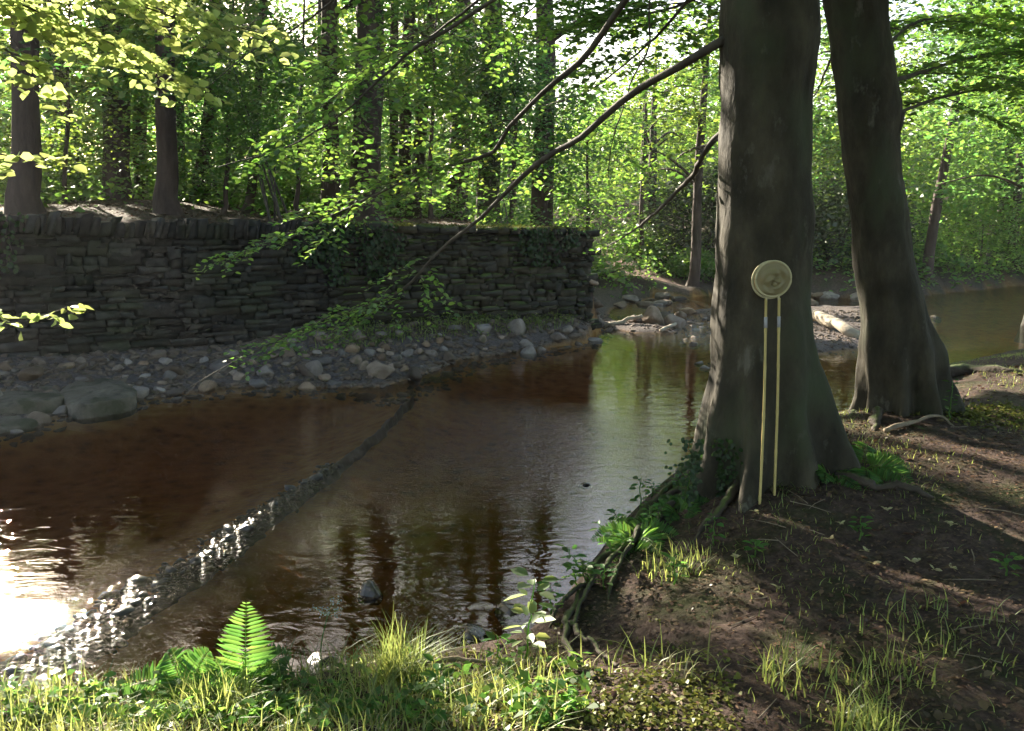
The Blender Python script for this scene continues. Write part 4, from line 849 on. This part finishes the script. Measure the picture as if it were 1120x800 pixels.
# big flat slabs at the upstream end of the beach
def slab(name, label, px_poly, z0, th, seed, mat):
    pts = np.array([P(a, b, z0)[:2] for a, b in px_poly]); q = resample(np.column_stack([np.vstack([pts, pts[:1]]), np.zeros(len(pts) + 1)]), 60)[:-1, :2]; c = q.mean(0)
    rings = []; V = []
    for f, zz in ((1.02, -th), (1.03, -.02), (.985, .0), (.9, .012), (.6, .02), (.3, .02)):
        V.append(np.column_stack([c + (q - c) * f, np.full(len(q), z0 + zz)]))
    m = len(q); V = np.vstack(V + [np.array([[c[0], c[1], z0 + .02]])]); V[:, 2] += .045 * fbm(V, 3.5, seed, 5) * (V[:, 2] > z0 - th + .01); V[:, :2] += .02 * np.stack([fbm(V, 4, seed + 1), fbm(V, 4, seed + 2)], 1)
    F = [[r * m + j, r * m + (j + 1) % m, (r + 1) * m + (j + 1) % m, (r + 1) * m + j] for r in range(5) for j in range(m)]
    o = mk(name, V, [np.array(F), np.array([[5 * m + j, 5 * m + (j + 1) % m, 6 * m] for j in range(m)])], mat); return tag(o, label, 'slab')
zs = gz(*P(40, 425, .2)[:2])
slab('stone_slab', 'large pale flat slab at the upstream end of the beach', [(-60, 400), (-10, 401), (45, 418), (70, 432), (30, 440), (-60, 443)], zs + .035, .3, 1, M['slab'])
slab('stone_slab', 'pale slab beside a dark crack, next to the largest slab', [(62, 428), (100, 415), (140, 420), (145, 432), (105, 440), (80, 441)], zs + .02, .3, 2, M['slab'])
slab('stone_slab', 'low grey slab at the waterline below the largest slab', [(-40, 452), (10, 453), (40, 460), (0, 468), (-40, 470)], .06, .2, 3, M['slab'])
# island and bar
for px, py, s_, lab, kk in [(712, 354, .20, 'sunlit rounded stone at the middle of the little islet', 2), (738, 357, .19, 'orange-tinted stone at the end of the islet', 0), (694, 353, .15, 'low sunlit stone at the islet edge by the bleached branch', 3), (725, 350, .14, 'darker stone at the back of the islet', 4),
                            (645, 349, .17, 'pale flat rock alone in the inlet beside the beach', 3), (745, 349, .14, 'small dark stone at the far corner of the islet', 5)]:
    p = on(px, py); s_ *= 1.6; rock('islet_stone', kk, (p[0], p[1], max(p[2], -.02) + s_ * .25), s_, g.uniform(0, 6), M['rock'], lab)
for i in range(26):
    px, py = [(g.uniform(655, 760), g.uniform(328, 345)), (g.uniform(885, 1045), g.uniform(319, 336))][i % 2]; p = on(px, py); s_ = g.uniform(.12, .32)
    rock('shore_stone', int(g.integers(0, 8)), (p[0], p[1], max(p[2], 0) + s_ * .12), s_, g.uniform(0, 6), M['rock'], ['grey stone of the far shore by the path foot, one of several', 'grey stone in the low row across the river, one of several'][i % 2], 'stone', ['stones at the foot of the path', 'stones of the far shore row'][i % 2], sz=.8)
for i in range(34):
    px, py = g.uniform(745, 800), g.uniform(345, 410); p = on(px, py); s_ = g.uniform(.05, .13)
    rock('bar_stone', int(g.integers(0, 8)), (p[0], p[1], max(p[2], -.03) + s_ * .1), s_, g.uniform(0, 6), M['rock'], 'small dark stone of the gravel bar beside the thick beech, one of many alike', 'stone', 'stones of the gravel bar', sz=.8)
# dark rocks in the river
for px, py, s_, lab, kk in [(403, 648, .11, 'dark wet boulder breaking the surface among the trunk reflections', 2), (268, 578, .10, 'dark pointed stone standing on the weir', 0), (640, 530, .07, 'small dark stone in the water beside the thick beech', 5), (352, 722, .10, 'dark wet rock under the grassy edge beside the bright fern', 4),
                            (1022, 347, .22, 'small dark stone out in the far reach of the river', 3), (520, 690, .12, 'brown stone in the shallows under the exposed roots', 1), (560, 668, .12, 'wet stone wedged under the bank roots', 6), (470, 700, .07, 'wet stone in the shallows behind the long grass tuft', 0)]:
    p = P(px, py, 0); rock('river_rock', kk, (p[0], p[1], -s_ * .22), s_, g.uniform(0, 6), M['wetrock'], lab, 'rock')
# the weir: a long rough sill that just breaks the surface
Wp = resample(WEIR, 260); m = 16; T = np.gradient(Wp[:, :2], axis=0); T /= np.linalg.norm(T, axis=1)[:, None]; Nw = np.stack([-T[:, 1], T[:, 0]], 1)
wd = np.interp(np.linspace(0, 1, 260), [0, .3, .55, 1], [.025, .045, .10, .20]); u = np.linspace(-1, 1, m)
XY = Wp[:, None, :2] + Nw[:, None] * (u[None, :, None] * wd[:, None, None]); XY += .03 * np.stack([vnoise(XY[..., 0], XY[..., 1], 9, 20), vnoise(XY[..., 0], XY[..., 1], 9, 21)], -1)
V = np.concatenate([XY, np.zeros(XY.shape[:2] + (1,))], -1).reshape(-1, 3)
lipn = .6 * np.repeat(np.interp(np.linspace(0, 1, 260), [0, .45, .7, 1], [.22, .4, 1, 1.1]), m); prof = np.repeat(np.interp(np.linspace(0, 1, 260), [0, .5, 1], [.002, -.035, -.075]), m) + np.tile(.0 - .10 * np.abs(u)**2.0, 260) - .10 * (np.tile(np.abs(u), 260) > .98)
V[:, 2] = prof + lipn * .055 * fbm(V, 5, 5, 4) + lipn * .03 * fbm(V, 19, 6, 2) - .004
i, j = np.meshgrid(np.arange(259), np.arange(m - 1), indexing='ij'); F = np.stack([i * m + j, i * m + j + 1, (i + 1) * m + j + 1, (i + 1) * m + j], -1).reshape(-1, 4)
gg = np.random.default_rng(95); n_ = 1500; fi = ((.42 + .58 * gg.random(n_) ** .8) * 258).astype(int); off = np.clip(gg.normal(0, .75, n_) + .5 * np.sin(fi * .11), -2.0, 2.0); cpt = Wp[fi, :2] + Nw[fi] * (off * wd[fi] * .75)[:, None]
fs = np.interp(fi / 259, [0, .4, 1], [.014, .017, .022]) * np.exp(gg.normal(0, .45, n_)); zz = np.interp(fi / 259, [0, .4, .6, 1], [-.006, -.008, -.014, -.016]) - .012 * np.abs(off)
V2, F2 = scatter_stones(np.column_stack([cpt, zz]), fs, 96); F2 = [f + len(V) for f in F2]; V = np.vstack([V, V2])
wr = mk('stone_weir', V, [F] + F2, M['weir'], smooth=False); tag(wr, 'low rough stone weir running slantwise across the river', 'weir')
# fallen wood
def log(name, label, pts, r0, r1, seed, mat='wood', cat='log'):
    p = resample(np.array(pts), 26); gg = np.random.default_rng(seed); p = p + np.cumsum(gg.normal(0, .008, p.shape), 0) * (r0 / .05)
    mb = MB(); mb.add(*tube_geo(p, np.linspace(r0, r1, 26), 10, wob=.15, seed=seed)); o = mb.build(name, M[mat], smooth=True, loc=p[0]); return tag(o, label, cat)
log('fallen_log', 'long bleached log in the sun on the bar between the two beech trunks', [on(872, 346) + [0, 0, .12], on(900, 357) + [0, 0, .12], on(925, 366) + [0, 0, .10], on(955, 376) + [0, 0, .08]], .13, .09, 1)
log('bleached_branch', 'bleached branch lying in the water at the islet', [P(652, 356, .03), P(672, 357, .04), P(690, 354, .10), P(708, 351, .16)], .06, .03, 2, cat='branch')
log('bleached_branch', 'bent bleached branch over the islet stones', [P(722, 362, .06), P(730, 357, .12), P(742, 352, .14), P(744, 350, .06)], .035, .02, 3, cat='branch')
log('bleached_branch', 'straight pale branch on the bar behind the islet', [on(742, 331) + [0, 0, .06], on(765, 337) + [0, 0, .08], on(790, 344) + [0, 0, .05]], .07, .04, 4, cat='branch')
log('dead_branch', 'pale dead branch lying in the foreground grass', [surf(462, 738, .4, .04), surf(500, 732, .4, .06), surf(540, 733, .4, .04)], .014, .007, 5, 'twigpale', 'branch')
log('dead_branch', 'pale dead branch in the grass below the ferns', [surf(120, 772, .4, .04), surf(170, 765, .4, .06), surf(220, 768, .4, .04)], .016, .008, 6, 'twigpale', 'branch')
log('dead_branch', 'forked grey dead wood lying against the roots of the leaning beech', [surf(968, 474, .7, .02), surf(1000, 466, .7, .05), surf(1032, 462, .7, .06), surf(1050, 468, .7, .02)], .018, .008, 7, 'twigpale', 'branch')
log('dead_branch', 'thin pale stick on the soil behind the sunlit patch', [surf(735, 762, .6, .012), surf(745, 772, .6, .012), surf(752, 780, .6, .01)], .005, .003, 8, 'twigpale', 'stick')

# ------------------------------------------------------------------ the two pond nets
def surface_hit(px, py):      # where the line of sight meets the front of the first trunk
    r = ray(px, py); lo = 3.5
    for t in np.arange(3.8, 5.6, .004):
        q = np.array([0, 0, CAMZ]) + r * t; rr = np.interp(q[2], R1[:, 2], R1[:, 3]); cx = np.interp(q[2], R1[:, 2], R1[:, 0])
        if math.hypot(q[0] - cx, q[1] - TREE1[1]) < rr + .035: return q
    return Q(px, py, 4.85)
def pond_net(label, head_px, top_px, foot_px, rad, seed, front):
    gg = np.random.default_rng(seed)
    foot = surf(*foot_px, .7, .0); foot[2] -= .02; hd = surface_hit(*head_px) - np.array([0, .012 + front, 0]); tp = surface_hit(*top_px) - np.array([0, .006 + front * .5, 0])
    root = thing('pond_net', label, 'net', foot)
    mb = MB(); q = resample(np.array([foot, foot * .5 + tp * .5 + [gg.normal(0, .012), -.010, 0], tp]), 40); rd = np.full(40, .0072); rd[[9, 17, 26, 33]] *= 1.18
    mb.add(*tube_geo(q, rd, 10)); hn = mb.build('handle', M['cane'], root, smooth=True)
    ax = (tp - q[-6]); ax /= np.linalg.norm(ax); mb = MB(); mb.add(*tube_geo(np.array([tp - ax * .16, tp - ax * .10]), .0092, 10)); mb.build('label_band', M['ferrule'], hn, smooth=True)
    Up = hd - tp; Up /= np.linalg.norm(Up); Nn = np.array([0, -1.0, .0]); Nn -= Up * (Nn @ Up); Nn /= np.linalg.norm(Nn); S = np.cross(Up, Nn)
    a = np.linspace(0, 2 * np.pi, 49)[:-1]; ring = hd + rad * (np.cos(a)[:, None] * S + np.sin(a)[:, None] * Up)
    mb = MB(); mb.add(*tube_geo(np.vstack([ring, ring[:1]]), .0065, 8, cap=False)); mb.add(*tube_geo(np.array([tp - ax * .02, hd - Up * rad * .98]), .006, 8)); mb.build('hoop', M['netrim'], root, smooth=True)
    nr, na = 22, 96; A = np.linspace(0, 2 * np.pi, na, endpoint=False); V = []
    for r_ in np.linspace(1, .02, nr):       # a shallow bag fallen against the bark, with slack folds
        dep = .016 * (1 - r_**2) * (1.1 + .5 * np.sin(A * 2 + seed + r_ * 5)) + .007 * np.sin(3 * A + 7 * r_ + seed) * (1 - r_) * 3.0 * r_ + .005 * np.sin(2 * A - 16 * r_) * (1 - r_**2)
        sh = (1 - r_) * rad * .10
        V.append(hd + rad * r_ * (np.cos(A)[:, None] * S + np.sin(A)[:, None] * Up) + dep[:, None] * Nn - Up * sh)
    V = np.vstack(V); i, j = np.meshgrid(np.arange(nr - 1), np.arange(na), indexing='ij'); j2 = (j + 1) % na
    F = np.stack([i * na + j, i * na + j2, (i + 1) * na + j2, (i + 1) * na + j], -1).reshape(-1, 4)
    mk('net_bag', V, [F, (nr - 1) * na + np.arange(na)[None, :]], M['netcloth'], root, smooth=True)
pond_net('cream pond net leaning on the thick beech, its cane the one nearer the water', (842.5, 306), (837.5, 327), (831, 552), .100, 1, .0)
pond_net('cream pond net leaning on the thick beech, in front of the other net head', (844.5, 305), (851.5, 326), (847, 542), .096, 2, .010)

# ------------------------------------------------------------------ ferns, plants, grass, litter
def frond(mb, mw, base, direc, length, droop, seed, wid=.30):
    gg = np.random.default_rng(seed); d = np.array(direc, float); d /= np.linalg.norm(d); n = 24
    t = np.linspace(0, 1, n)[:, None]; p = base + d * length * t + np.array([0, 0, -1]) * droop * length * t**2.2
    mw.add(*tube_geo(p, np.linspace(.0035, .001, n), 5)); T = np.gradient(p, axis=0); T /= np.linalg.norm(T, axis=1)[:, None]
    S = np.cross(T, [0, -.75, .65]); S /= np.linalg.norm(S, axis=1)[:, None]; Nn = np.cross(S, T)
    C_, D_, N_, L_ = [], [], [], []
    for i in range(3, n):
        f = i / n; ln = length * wid * (math.sin(math.pi * min(1, .18 + f * .82) ** .85)) * (1 - f * .15) + .008
        for sd in (-1, 1):
            pd = S[i] * sd + T[i] * .35 - np.array([0, 0, .12]) + gg.normal(0, .05, 3); pd /= np.linalg.norm(pd); k = 9
            C_.append(p[i]); D_.append(pd); N_.append(Nn[i] + gg.normal(0, .22, 3)); L_.append(ln)
    L_ = np.array(L_); mb.add(*leaves_geo(np.array(C_), np.array(D_), np.array(N_), L_, L_ * .12 + .006, 'oval'))
def fern(label, base, fr, seed, mat='leaf_fern', group=None):
    root = thing('fern', label, 'fern', base, group)
    for k, (d, ln, dr) in enumerate(fr):
        mb, mw = MB(), MB(); frond(mb, mw, np.array(base) + [0, 0, -.01], d, ln, dr, seed + k); o = mb.build('frond', M[mat], root); mw.build('stalk', M['leaf_fern'], o)
def Gp(px, py, up=0): return surf(px, py, .4, up)
fern('bright sunlit fern frond standing upright above the foreground grass', Gp(268, 760), [((.02, .12, 1), .44, .12), ((.45, .2, .8), .36, .45), ((-.5, .1, .7), .30, .5), ((.1, .5, .8), .3, .4)], 600)
fern('broad dim fern with drooping fronds at the grassy edge', Gp(205, 768), [((-.75, .1, .62), .36, .5), ((-.3, .25, .9), .34, .4), ((.25, .1, .95), .34, .35), ((.55, -.1, .7), .32, .5)], 610)
for k, (px, py, s_, lab) in enumerate([(695, 590, .30, 'pale green fern drooping over the bank beside the root bend'), (640, 612, .2, 'small fern among the exposed roots'), (945, 512, .36, 'dark fern at the foot of the thick beech on the landward side'), (740, 560, .24, 'little fern on the bank just before the thick beech'), (905, 520, .28, 'dark fern against the thick beech root')]):
    b = surf(px, py, .6); gg = np.random.default_rng(620 + k)
    fern(lab, b, [((math.cos(a), math.sin(a) - .2, gg.uniform(.5, 1.0)), s_ * gg.uniform(.8, 1.15), .5) for a in np.linspace(0, 6.28, 7)[:-1] + gg.uniform(0, 1)], 640 + 10 * k)
def herb(label, base, h, n, leaf, seed, mat='leaf_fern', lean=(0, 0), name='broadleaf_plant'):
    gg = np.random.default_rng(seed); root = thing(name, label, 'plant', base); mw = MB()
    t = np.linspace(0, 1, 10)[:, None]; p = np.array(base) + np.array([lean[0], lean[1], 1]) * h * t + gg.normal(0, .004, (10, 3)); mw.add(*tube_geo(p, np.linspace(.005, .002, 10), 6))
    i = np.linspace(.2, 1, n); c = np.stack([np.interp(i, t[:, 0], p[:, k]) for k in range(3)], 1); a = np.arange(n) * 2.4 + gg.uniform(0, 6)
    D = np.stack([np.cos(a), np.sin(a), gg.uniform(-.2, .5, n)], 1); c2 = c + D * leaf * .35; Nn = np.stack([gg.normal(0, .3, n), gg.normal(0, .3, n), np.ones(n)], 1)
    ll = leaf * gg.uniform(.7, 1.2, n); V, F = leaves_geo(c2, D, Nn, ll, ll * .6, 'oval'); mk('leaves', V, F, M[mat], root); mw.build('stem', M['leaf_fern'], root, smooth=True); return root
herb('sunlit yellow-green leafy plant standing where the roots leave the bank', Gp(575, 722), .36, 26, .085, 700, 'leaf_lime', (.1, 0))
herb('low leafy plant in the sun beside the bright exposed root', Gp(545, 735), .16, 12, .06, 701, 'leaf_fern')
herb('low round-leaved plant at the bottom edge of the lit grass', Gp(480, 768), .14, 14, .06, 702, 'leaf_fern')
for k, (px, py, h) in enumerate([(715, 640, .10), (740, 628, .14), (700, 660, .08), (768, 612, .12), (815, 600, .10), (785, 590, .14), (850, 560, .1), (930, 585, .1), (945, 600, .12), (985, 565, .1), (1050, 550, .12), (1090, 580, .1), (905, 555, .12), (1080, 640, .1)]):
    pass
gg = np.random.default_rng(710)
for k, (px, py, h, lab) in enumerate([(738, 640, .14, 'small green herb on the soil between the roots and the long grass'), (780, 598, .16, 'leafy herb in shade just below the net canes'), (700, 560, .2, 'green herb on the bank edge over the water beside the roots'), (940, 592, .12, 'pale-tipped herb on the soil behind the grass tufts'), (1038, 462, .3, 'tall thin herb beside the sunlit moss patch'), (1100, 630, .1, 'low herb in the dim grass at the frame edge'), (826, 610, .08, 'tiny herb on the brown soil under the canes'), (660, 645, .12, 'herb hanging over the thick exposed root')]):
    herb(lab, surf(px, py, .6), h, 14, .05, 720 + k)
for k in range(15):
    t_ = k / 14; px = 770 - 160 * t_ + gg.normal(0, 12); py = 520 + 150 * t_ ** 1.1 + gg.normal(0, 10)
    herb('small leafy herb in the green fringe along the bank edge, one of several', surf(px, py, .6), gg.uniform(.08, .2), 16, gg.uniform(.035, .06), 760 + k, 'leaf_fern', (gg.normal(-.25, .2), gg.normal(0, .2)), 'bank_herb')['group'] = 'herbs along the bank edge'
# cow parsley
b = Gp(352, 742); root = thing('cow_parsley', 'thin-stemmed white umbel flower over the water beside the long grass', 'flower', b); mw, mu = MB(), MB(); top = np.array(b) + [.03, .02, .27]
mw.add(*tube_geo(resample(np.array([b, np.array(b) + [.0, .01, .14], top]), 10), np.linspace(.003, .002, 10), 5)); gg = np.random.default_rng(3)
for k in range(9):
    e = top + np.array([gg.uniform(-.06, .07), gg.uniform(-.04, .04), gg.uniform(.01, .05)]); mw.add(*tube_geo(np.array([top, e]), .001, 4))
    c = e + gg.normal(0, .007, (12, 3)); V, F = leaves_geo(c, gg.normal(0, 1, (12, 3)), gg.normal(0, .4, (12, 3)) + [0, 0, 1], np.full(12, .009), np.full(12, .008), 'kite'); mu.add(V, F)
mw.build('stem', M['leaf_fern'], root); mu.build('umbel', M['umbel'], root)
# ivy on the foot of the thick beech
gg = np.random.default_rng(8); pts = []
for _ in range(520):
    px, py = gg.normal(772, 16), gg.uniform(478, 560); h = surface_hit(px, py); pts.append(h + [0, -.03, 0] if h[1] < 5.2 else surf(px, py, .6, .03))
pts = np.array(pts); n = len(pts); V, F = leaves_geo(pts, np.stack([gg.normal(0, .6, n), np.full(n, -.3), gg.normal(-.6, .5, n)], 1), np.stack([gg.normal(0, .4, n), -np.ones(n), gg.normal(.4, .4, n)], 1), gg.uniform(.018, .034, n), gg.uniform(.018, .03, n), 'oval')
mk('ivy', V, F, M['leaf_ivy'], B1)
# grass
def blades(base, h, seed, lean=.5, width=.004):
    gg = np.random.default_rng(seed); n = len(base); a = gg.uniform(0, 6.28, n); d = np.stack([np.cos(a), np.sin(a), np.zeros(n)], 1); s = np.stack([-np.sin(a), np.cos(a), np.zeros(n)], 1)
    b = gg.uniform(.1, 1, n)[:, None] * lean; V = []
    for t in (0, .35, .7, 1.0):
        p = base + np.array([0, 0, 1]) * h[:, None] * (t - .35 * b * t * t) + d * h[:, None] * b * t**1.8
        wv = width * (1 - t**1.5) + .0004; V += [p - s * wv, p + s * wv]
    V = np.stack(V, 1); k = np.arange(n)[:, None] * 8
    return V.reshape(-1, 3), [np.concatenate([k + [2 * q, 2 * q + 1, 2 * q + 3, 2 * q + 2] for q in range(3)])]
def lawn(n, x0, x1, y0, y1, dens, seed):
    gg = np.random.default_rng(seed); x = gg.uniform(x0, x1, n); y = gg.uniform(y0, y1, n); z, _, _, _, dn_, _, _ = terrain(x, y, True)
    k = (dn_ > -.18) & (gg.random(n) < dens(x, y, dn_)); return np.stack([x, y, z], 1)[k], gg
near_lit = lambda x, y, d: np.clip(.75 - (x + .15) * 1.6 + 1.1 * vnoise(x, y, 5, 40), 0, 1) * np.clip((3.75 - y) / .5 + .3, 0, 1)
b_, gg = lawn(17000, -3.6, 1.3, 1.6, 4.0, near_lit, 800); V, F = blades(b_, gg.uniform(.03, .17, len(b_)) * (1 + .5 * vnoise(b_[:, 0], b_[:, 1], 7, 44)), 801, 1.2, .003)
go = mk('bank_grass', V, F, M['grass'], loc=(0, 3, .4)); tag(go, kind='stuff', label='sunlit grass along the near edge of the bank')
b_, gg = lawn(9000, -3.6, 1.1, 1.6, 4.0, lambda x, y, d: .8 * near_lit(x, y, d), 806); V, F = blades(b_, gg.uniform(.02, .11, len(b_)), 807, 1.7, .0026)
go = mk('dry_grass', V, F, M['dry'], loc=(0, 3, .4)); tag(go, kind='stuff', label='pale dry grass and straw along the sunlit bank edge')
gg = np.random.default_rng(816); q_ = np.array([march(a_, b_2) for a_, b_2 in zip(gg.uniform(0, 640, 170), 800 - np.abs(gg.normal(0, 30, 170)))]); mo = clump_leaves(q_ + [0, 0, .05], 9, .04, .045, 817, flat=.5, tilt=.6, keep=False)
tag(mk('weeds', mo[0], mo[1], M['leaf_fern'], loc=tuple(q_.mean(0))), kind='stuff', label='small green weeds among the sunlit grass')
gg = np.random.default_rng(808); q_ = np.array([march(a_, b_2) for a_, b_2 in zip(gg.uniform(480, 800, 420), 800 - np.abs(gg.normal(0, 38, 420)))])
mo = clump_leaves(q_ + [0, 0, .004], 12, .035, .022, 809, flat=.3, tilt=.8, keep=False); tag(mk('ground_moss', mo[0], mo[1], M['moss'], loc=tuple(q_.mean(0))), kind='stuff', label='yellow moss on the sunlit soil at the bottom of the picture')
gg = np.random.default_rng(811); x = gg.uniform(-3.4, 1.8, 9000); y = gg.uniform(11, 18.5, 9000); z, _, _, _, dn_, df_, sd_ = terrain(x, y, True); k = (sd_ < -.15) & (sd_ > -1.25) & (z > .24) & (df_ > .25) & (gg.random(9000) < sm((x + 3.4) / 1.5)); b_ = np.stack([x, y, z], 1)[k]
V, F = blades(b_, gg.uniform(.06, .22, len(b_)), 812, 1.3, .007); mo = clump_leaves(b_[::4] + [0, 0, .06], 9, .09, .05, 813, flat=.5, tilt=.6, keep=False); F2 = [f + len(V) for f in mo[1]]
tag(mk('bank_grass', np.vstack([V, mo[0]]), F + F2, M['grass'], loc=(0, 16, .5)), kind='stuff', label='grass and herbs on the steep bank under the mossy wall')
shade = lambda x, y, d: np.clip(.8 * vnoise(x, y, 2.2, 41) - .05 + .35 * np.clip((x - 1.2) * .3, 0, 1), 0, 1) * .7 * (d > .05)
b_, gg = lawn(95000, -.2, 7.5, 2.2, 11, shade, 802); V, F = blades(b_, gg.uniform(.012, .06, len(b_)), 803, 1.3, .0022)
go = mk('thin_grass', V, F, M['grass'], loc=(3, 5, .6)); tag(go, kind='stuff', label='thin short grass over the shaded bank')
def tuft(label, base, n, rad, h, seed, name='grass_tuft'):
    gg = np.random.default_rng(seed); a = gg.uniform(0, 6.28, n); r = rad * np.sqrt(gg.random(n)) * .45; x = base[0] + r * np.cos(a); y = base[1] + r * np.sin(a); b = np.stack([x, y, terrain(x, y) - .01], 1)
    V, F = blades(b, h * gg.uniform(.5, 1.1, n), seed + 1, 1.1, .0032); o = mk(name, V, F, M['grass'], loc=base); return tag(o, label, 'grass tuft')
tuft('long fine grass tuft arching over the water in the sun', Gp(436, 748), 260, .22, .30, 810)
tuft('tall grass at the left of the bright fern', Gp(235, 778), 200, .3, .24, 812)
tuft('shaded grass tuft on the brown soil below the net canes', surf(868, 745, .7), 90, .34, .17, 814)
tuft('shaded grass tuft on the soil, the one further from the water', surf(972, 748, .7), 80, .34, .15, 816)
tuft('grass tuft by the exposed roots on the bank edge', surf(735, 622, .7), 120, .4, .13, 818)
tuft('lit tuft at the very bottom of the picture in a spot of sun', surf(945, 798, .7), 140, .25, .16, 820)
tuft('wispy grass clump at the far side of the shaded soil', surf(1030, 690, .7), 110, .7, .12, 822)
# litter: dead leaves, twigs
gg = np.random.default_rng(830); x = np.concatenate([gg.uniform(-.3, 4.5, 26000), gg.uniform(-.3, 8, 8000), gg.uniform(-14, 2, 22000)]); y = np.concatenate([gg.uniform(2.1, 6.5, 26000), gg.uniform(5, 12, 8000), gg.uniform(11.5, 24, 22000)]); z, _, _, _, dn_, df_, sd_ = terrain(x, y, True)
k = (dn_ > .02) | (sd_ > .5); p = np.stack([x, y, z + .006], 1)[k]; n = len(p); a = gg.uniform(0, 6.28, n)
V, F = leaves_geo(p, np.stack([np.cos(a), np.sin(a), gg.normal(0, .2, n)], 1), np.stack([gg.normal(0, .3, n), gg.normal(0, .3, n), np.ones(n)], 1), gg.uniform(.010, .036, n) * np.where(p[:, 1] > 11, 2.2, 1), gg.uniform(.006, .02, n) * np.where(p[:, 1] > 11, 2.4, 1), 'kite')
gg2 = np.random.default_rng(835); x = gg2.uniform(-.3, 6, 2600); y = gg2.uniform(2.1, 9, 2600); z, _, _, _, dn_, _, _ = terrain(x, y, True); k = (dn_ > .05) & (vnoise(x, y, 1.8, 60) > -.3); pb = np.stack([x, y, z + .012], 1)[k]; nb = len(pb); a = gg2.uniform(0, 6.28, nb)
Vb, Fb = leaves_geo(pb, np.stack([np.cos(a), np.sin(a), gg2.normal(0, .3, nb)], 1), np.stack([gg2.normal(0, .4, nb), gg2.normal(0, .4, nb), np.ones(nb)], 1), gg2.uniform(.035, .065, nb), gg2.uniform(.02, .04, nb), 'oval'); F = F + [f + len(V) for f in Fb]; V = np.vstack([V, Vb])
lt = mk('leaf_litter', V, F, M['litter'], loc=(2, 6, .6)); tag(lt, kind='stuff', label='brown dead leaves over the woodland soil')
DRY = 'pale dry leaf lying on the brown soil, one of several'
for k in range(16):
    b = surf(gg.uniform(800, 1100), gg.uniform(555, 660), .7, .012); a = gg.uniform(0, 6.28, 5); c = np.repeat(b[None], 5, 0)
    V, F = leaves_geo(c, np.stack([np.cos(a), np.sin(a), gg.uniform(0, .5, 5)], 1), np.stack([gg.normal(0, .3, 5), gg.normal(0, .3, 5), np.ones(5)], 1), gg.uniform(.02, .045, 5), gg.uniform(.012, .02, 5), 'oval')
    o = mk('dry_leaf', V, F, M['dry'], loc=b); tag(o, DRY, 'leaf', 'pale dry leaves on the soil')
mt = MB()
for k in range(230):
    x0, y0 = gg.uniform(0, 5), gg.uniform(2.2, 8); 
    a = gg.uniform(0, 6.28); ln = gg.uniform(.04, .22); q = np.array([[x0 + math.cos(a) * ln * t + gg.normal(0, .006), y0 + math.sin(a) * ln * t, 0] for t in (0, .5, 1)]); q[:, 2] = terrain(q[:, 0], q[:, 1]) + .006
    if segdist(np.array([x0]), np.array([y0]), NE)[0][0] > .15 and inside(np.array([x0]), np.array([y0]), near_poly)[0]: mt.add(*tube_geo(q, [.003, .0025, .0015], 4, cap=False))
tw = mt.build('twig_litter', M['twigpale'], loc=(2, 5, .6)); tag(tw, kind='stuff', label='small dead twigs over the soil')
mo = clump_leaves(np.stack([gg.normal(0, 1, 240) * .30 + P(1065, 462, .7)[0], gg.normal(0, 1, 240) * .22 + P(1065, 462, .7)[1], np.zeros(240)], 1), 14, .05, .03, 5, flat=.3, tilt=.7, keep=False)
V = mo[0]; V[:, 2] += terrain(V[:, 0], V[:, 1]) + .004; tag(mk('ground_moss', V, mo[1], M['moss'], loc=tuple(surf(1065, 462, .7))), kind='stuff', label='bright moss patch in the sun beside the leaning beech')
for o in SC.objects:
    if '_w' in o: del o['_w']
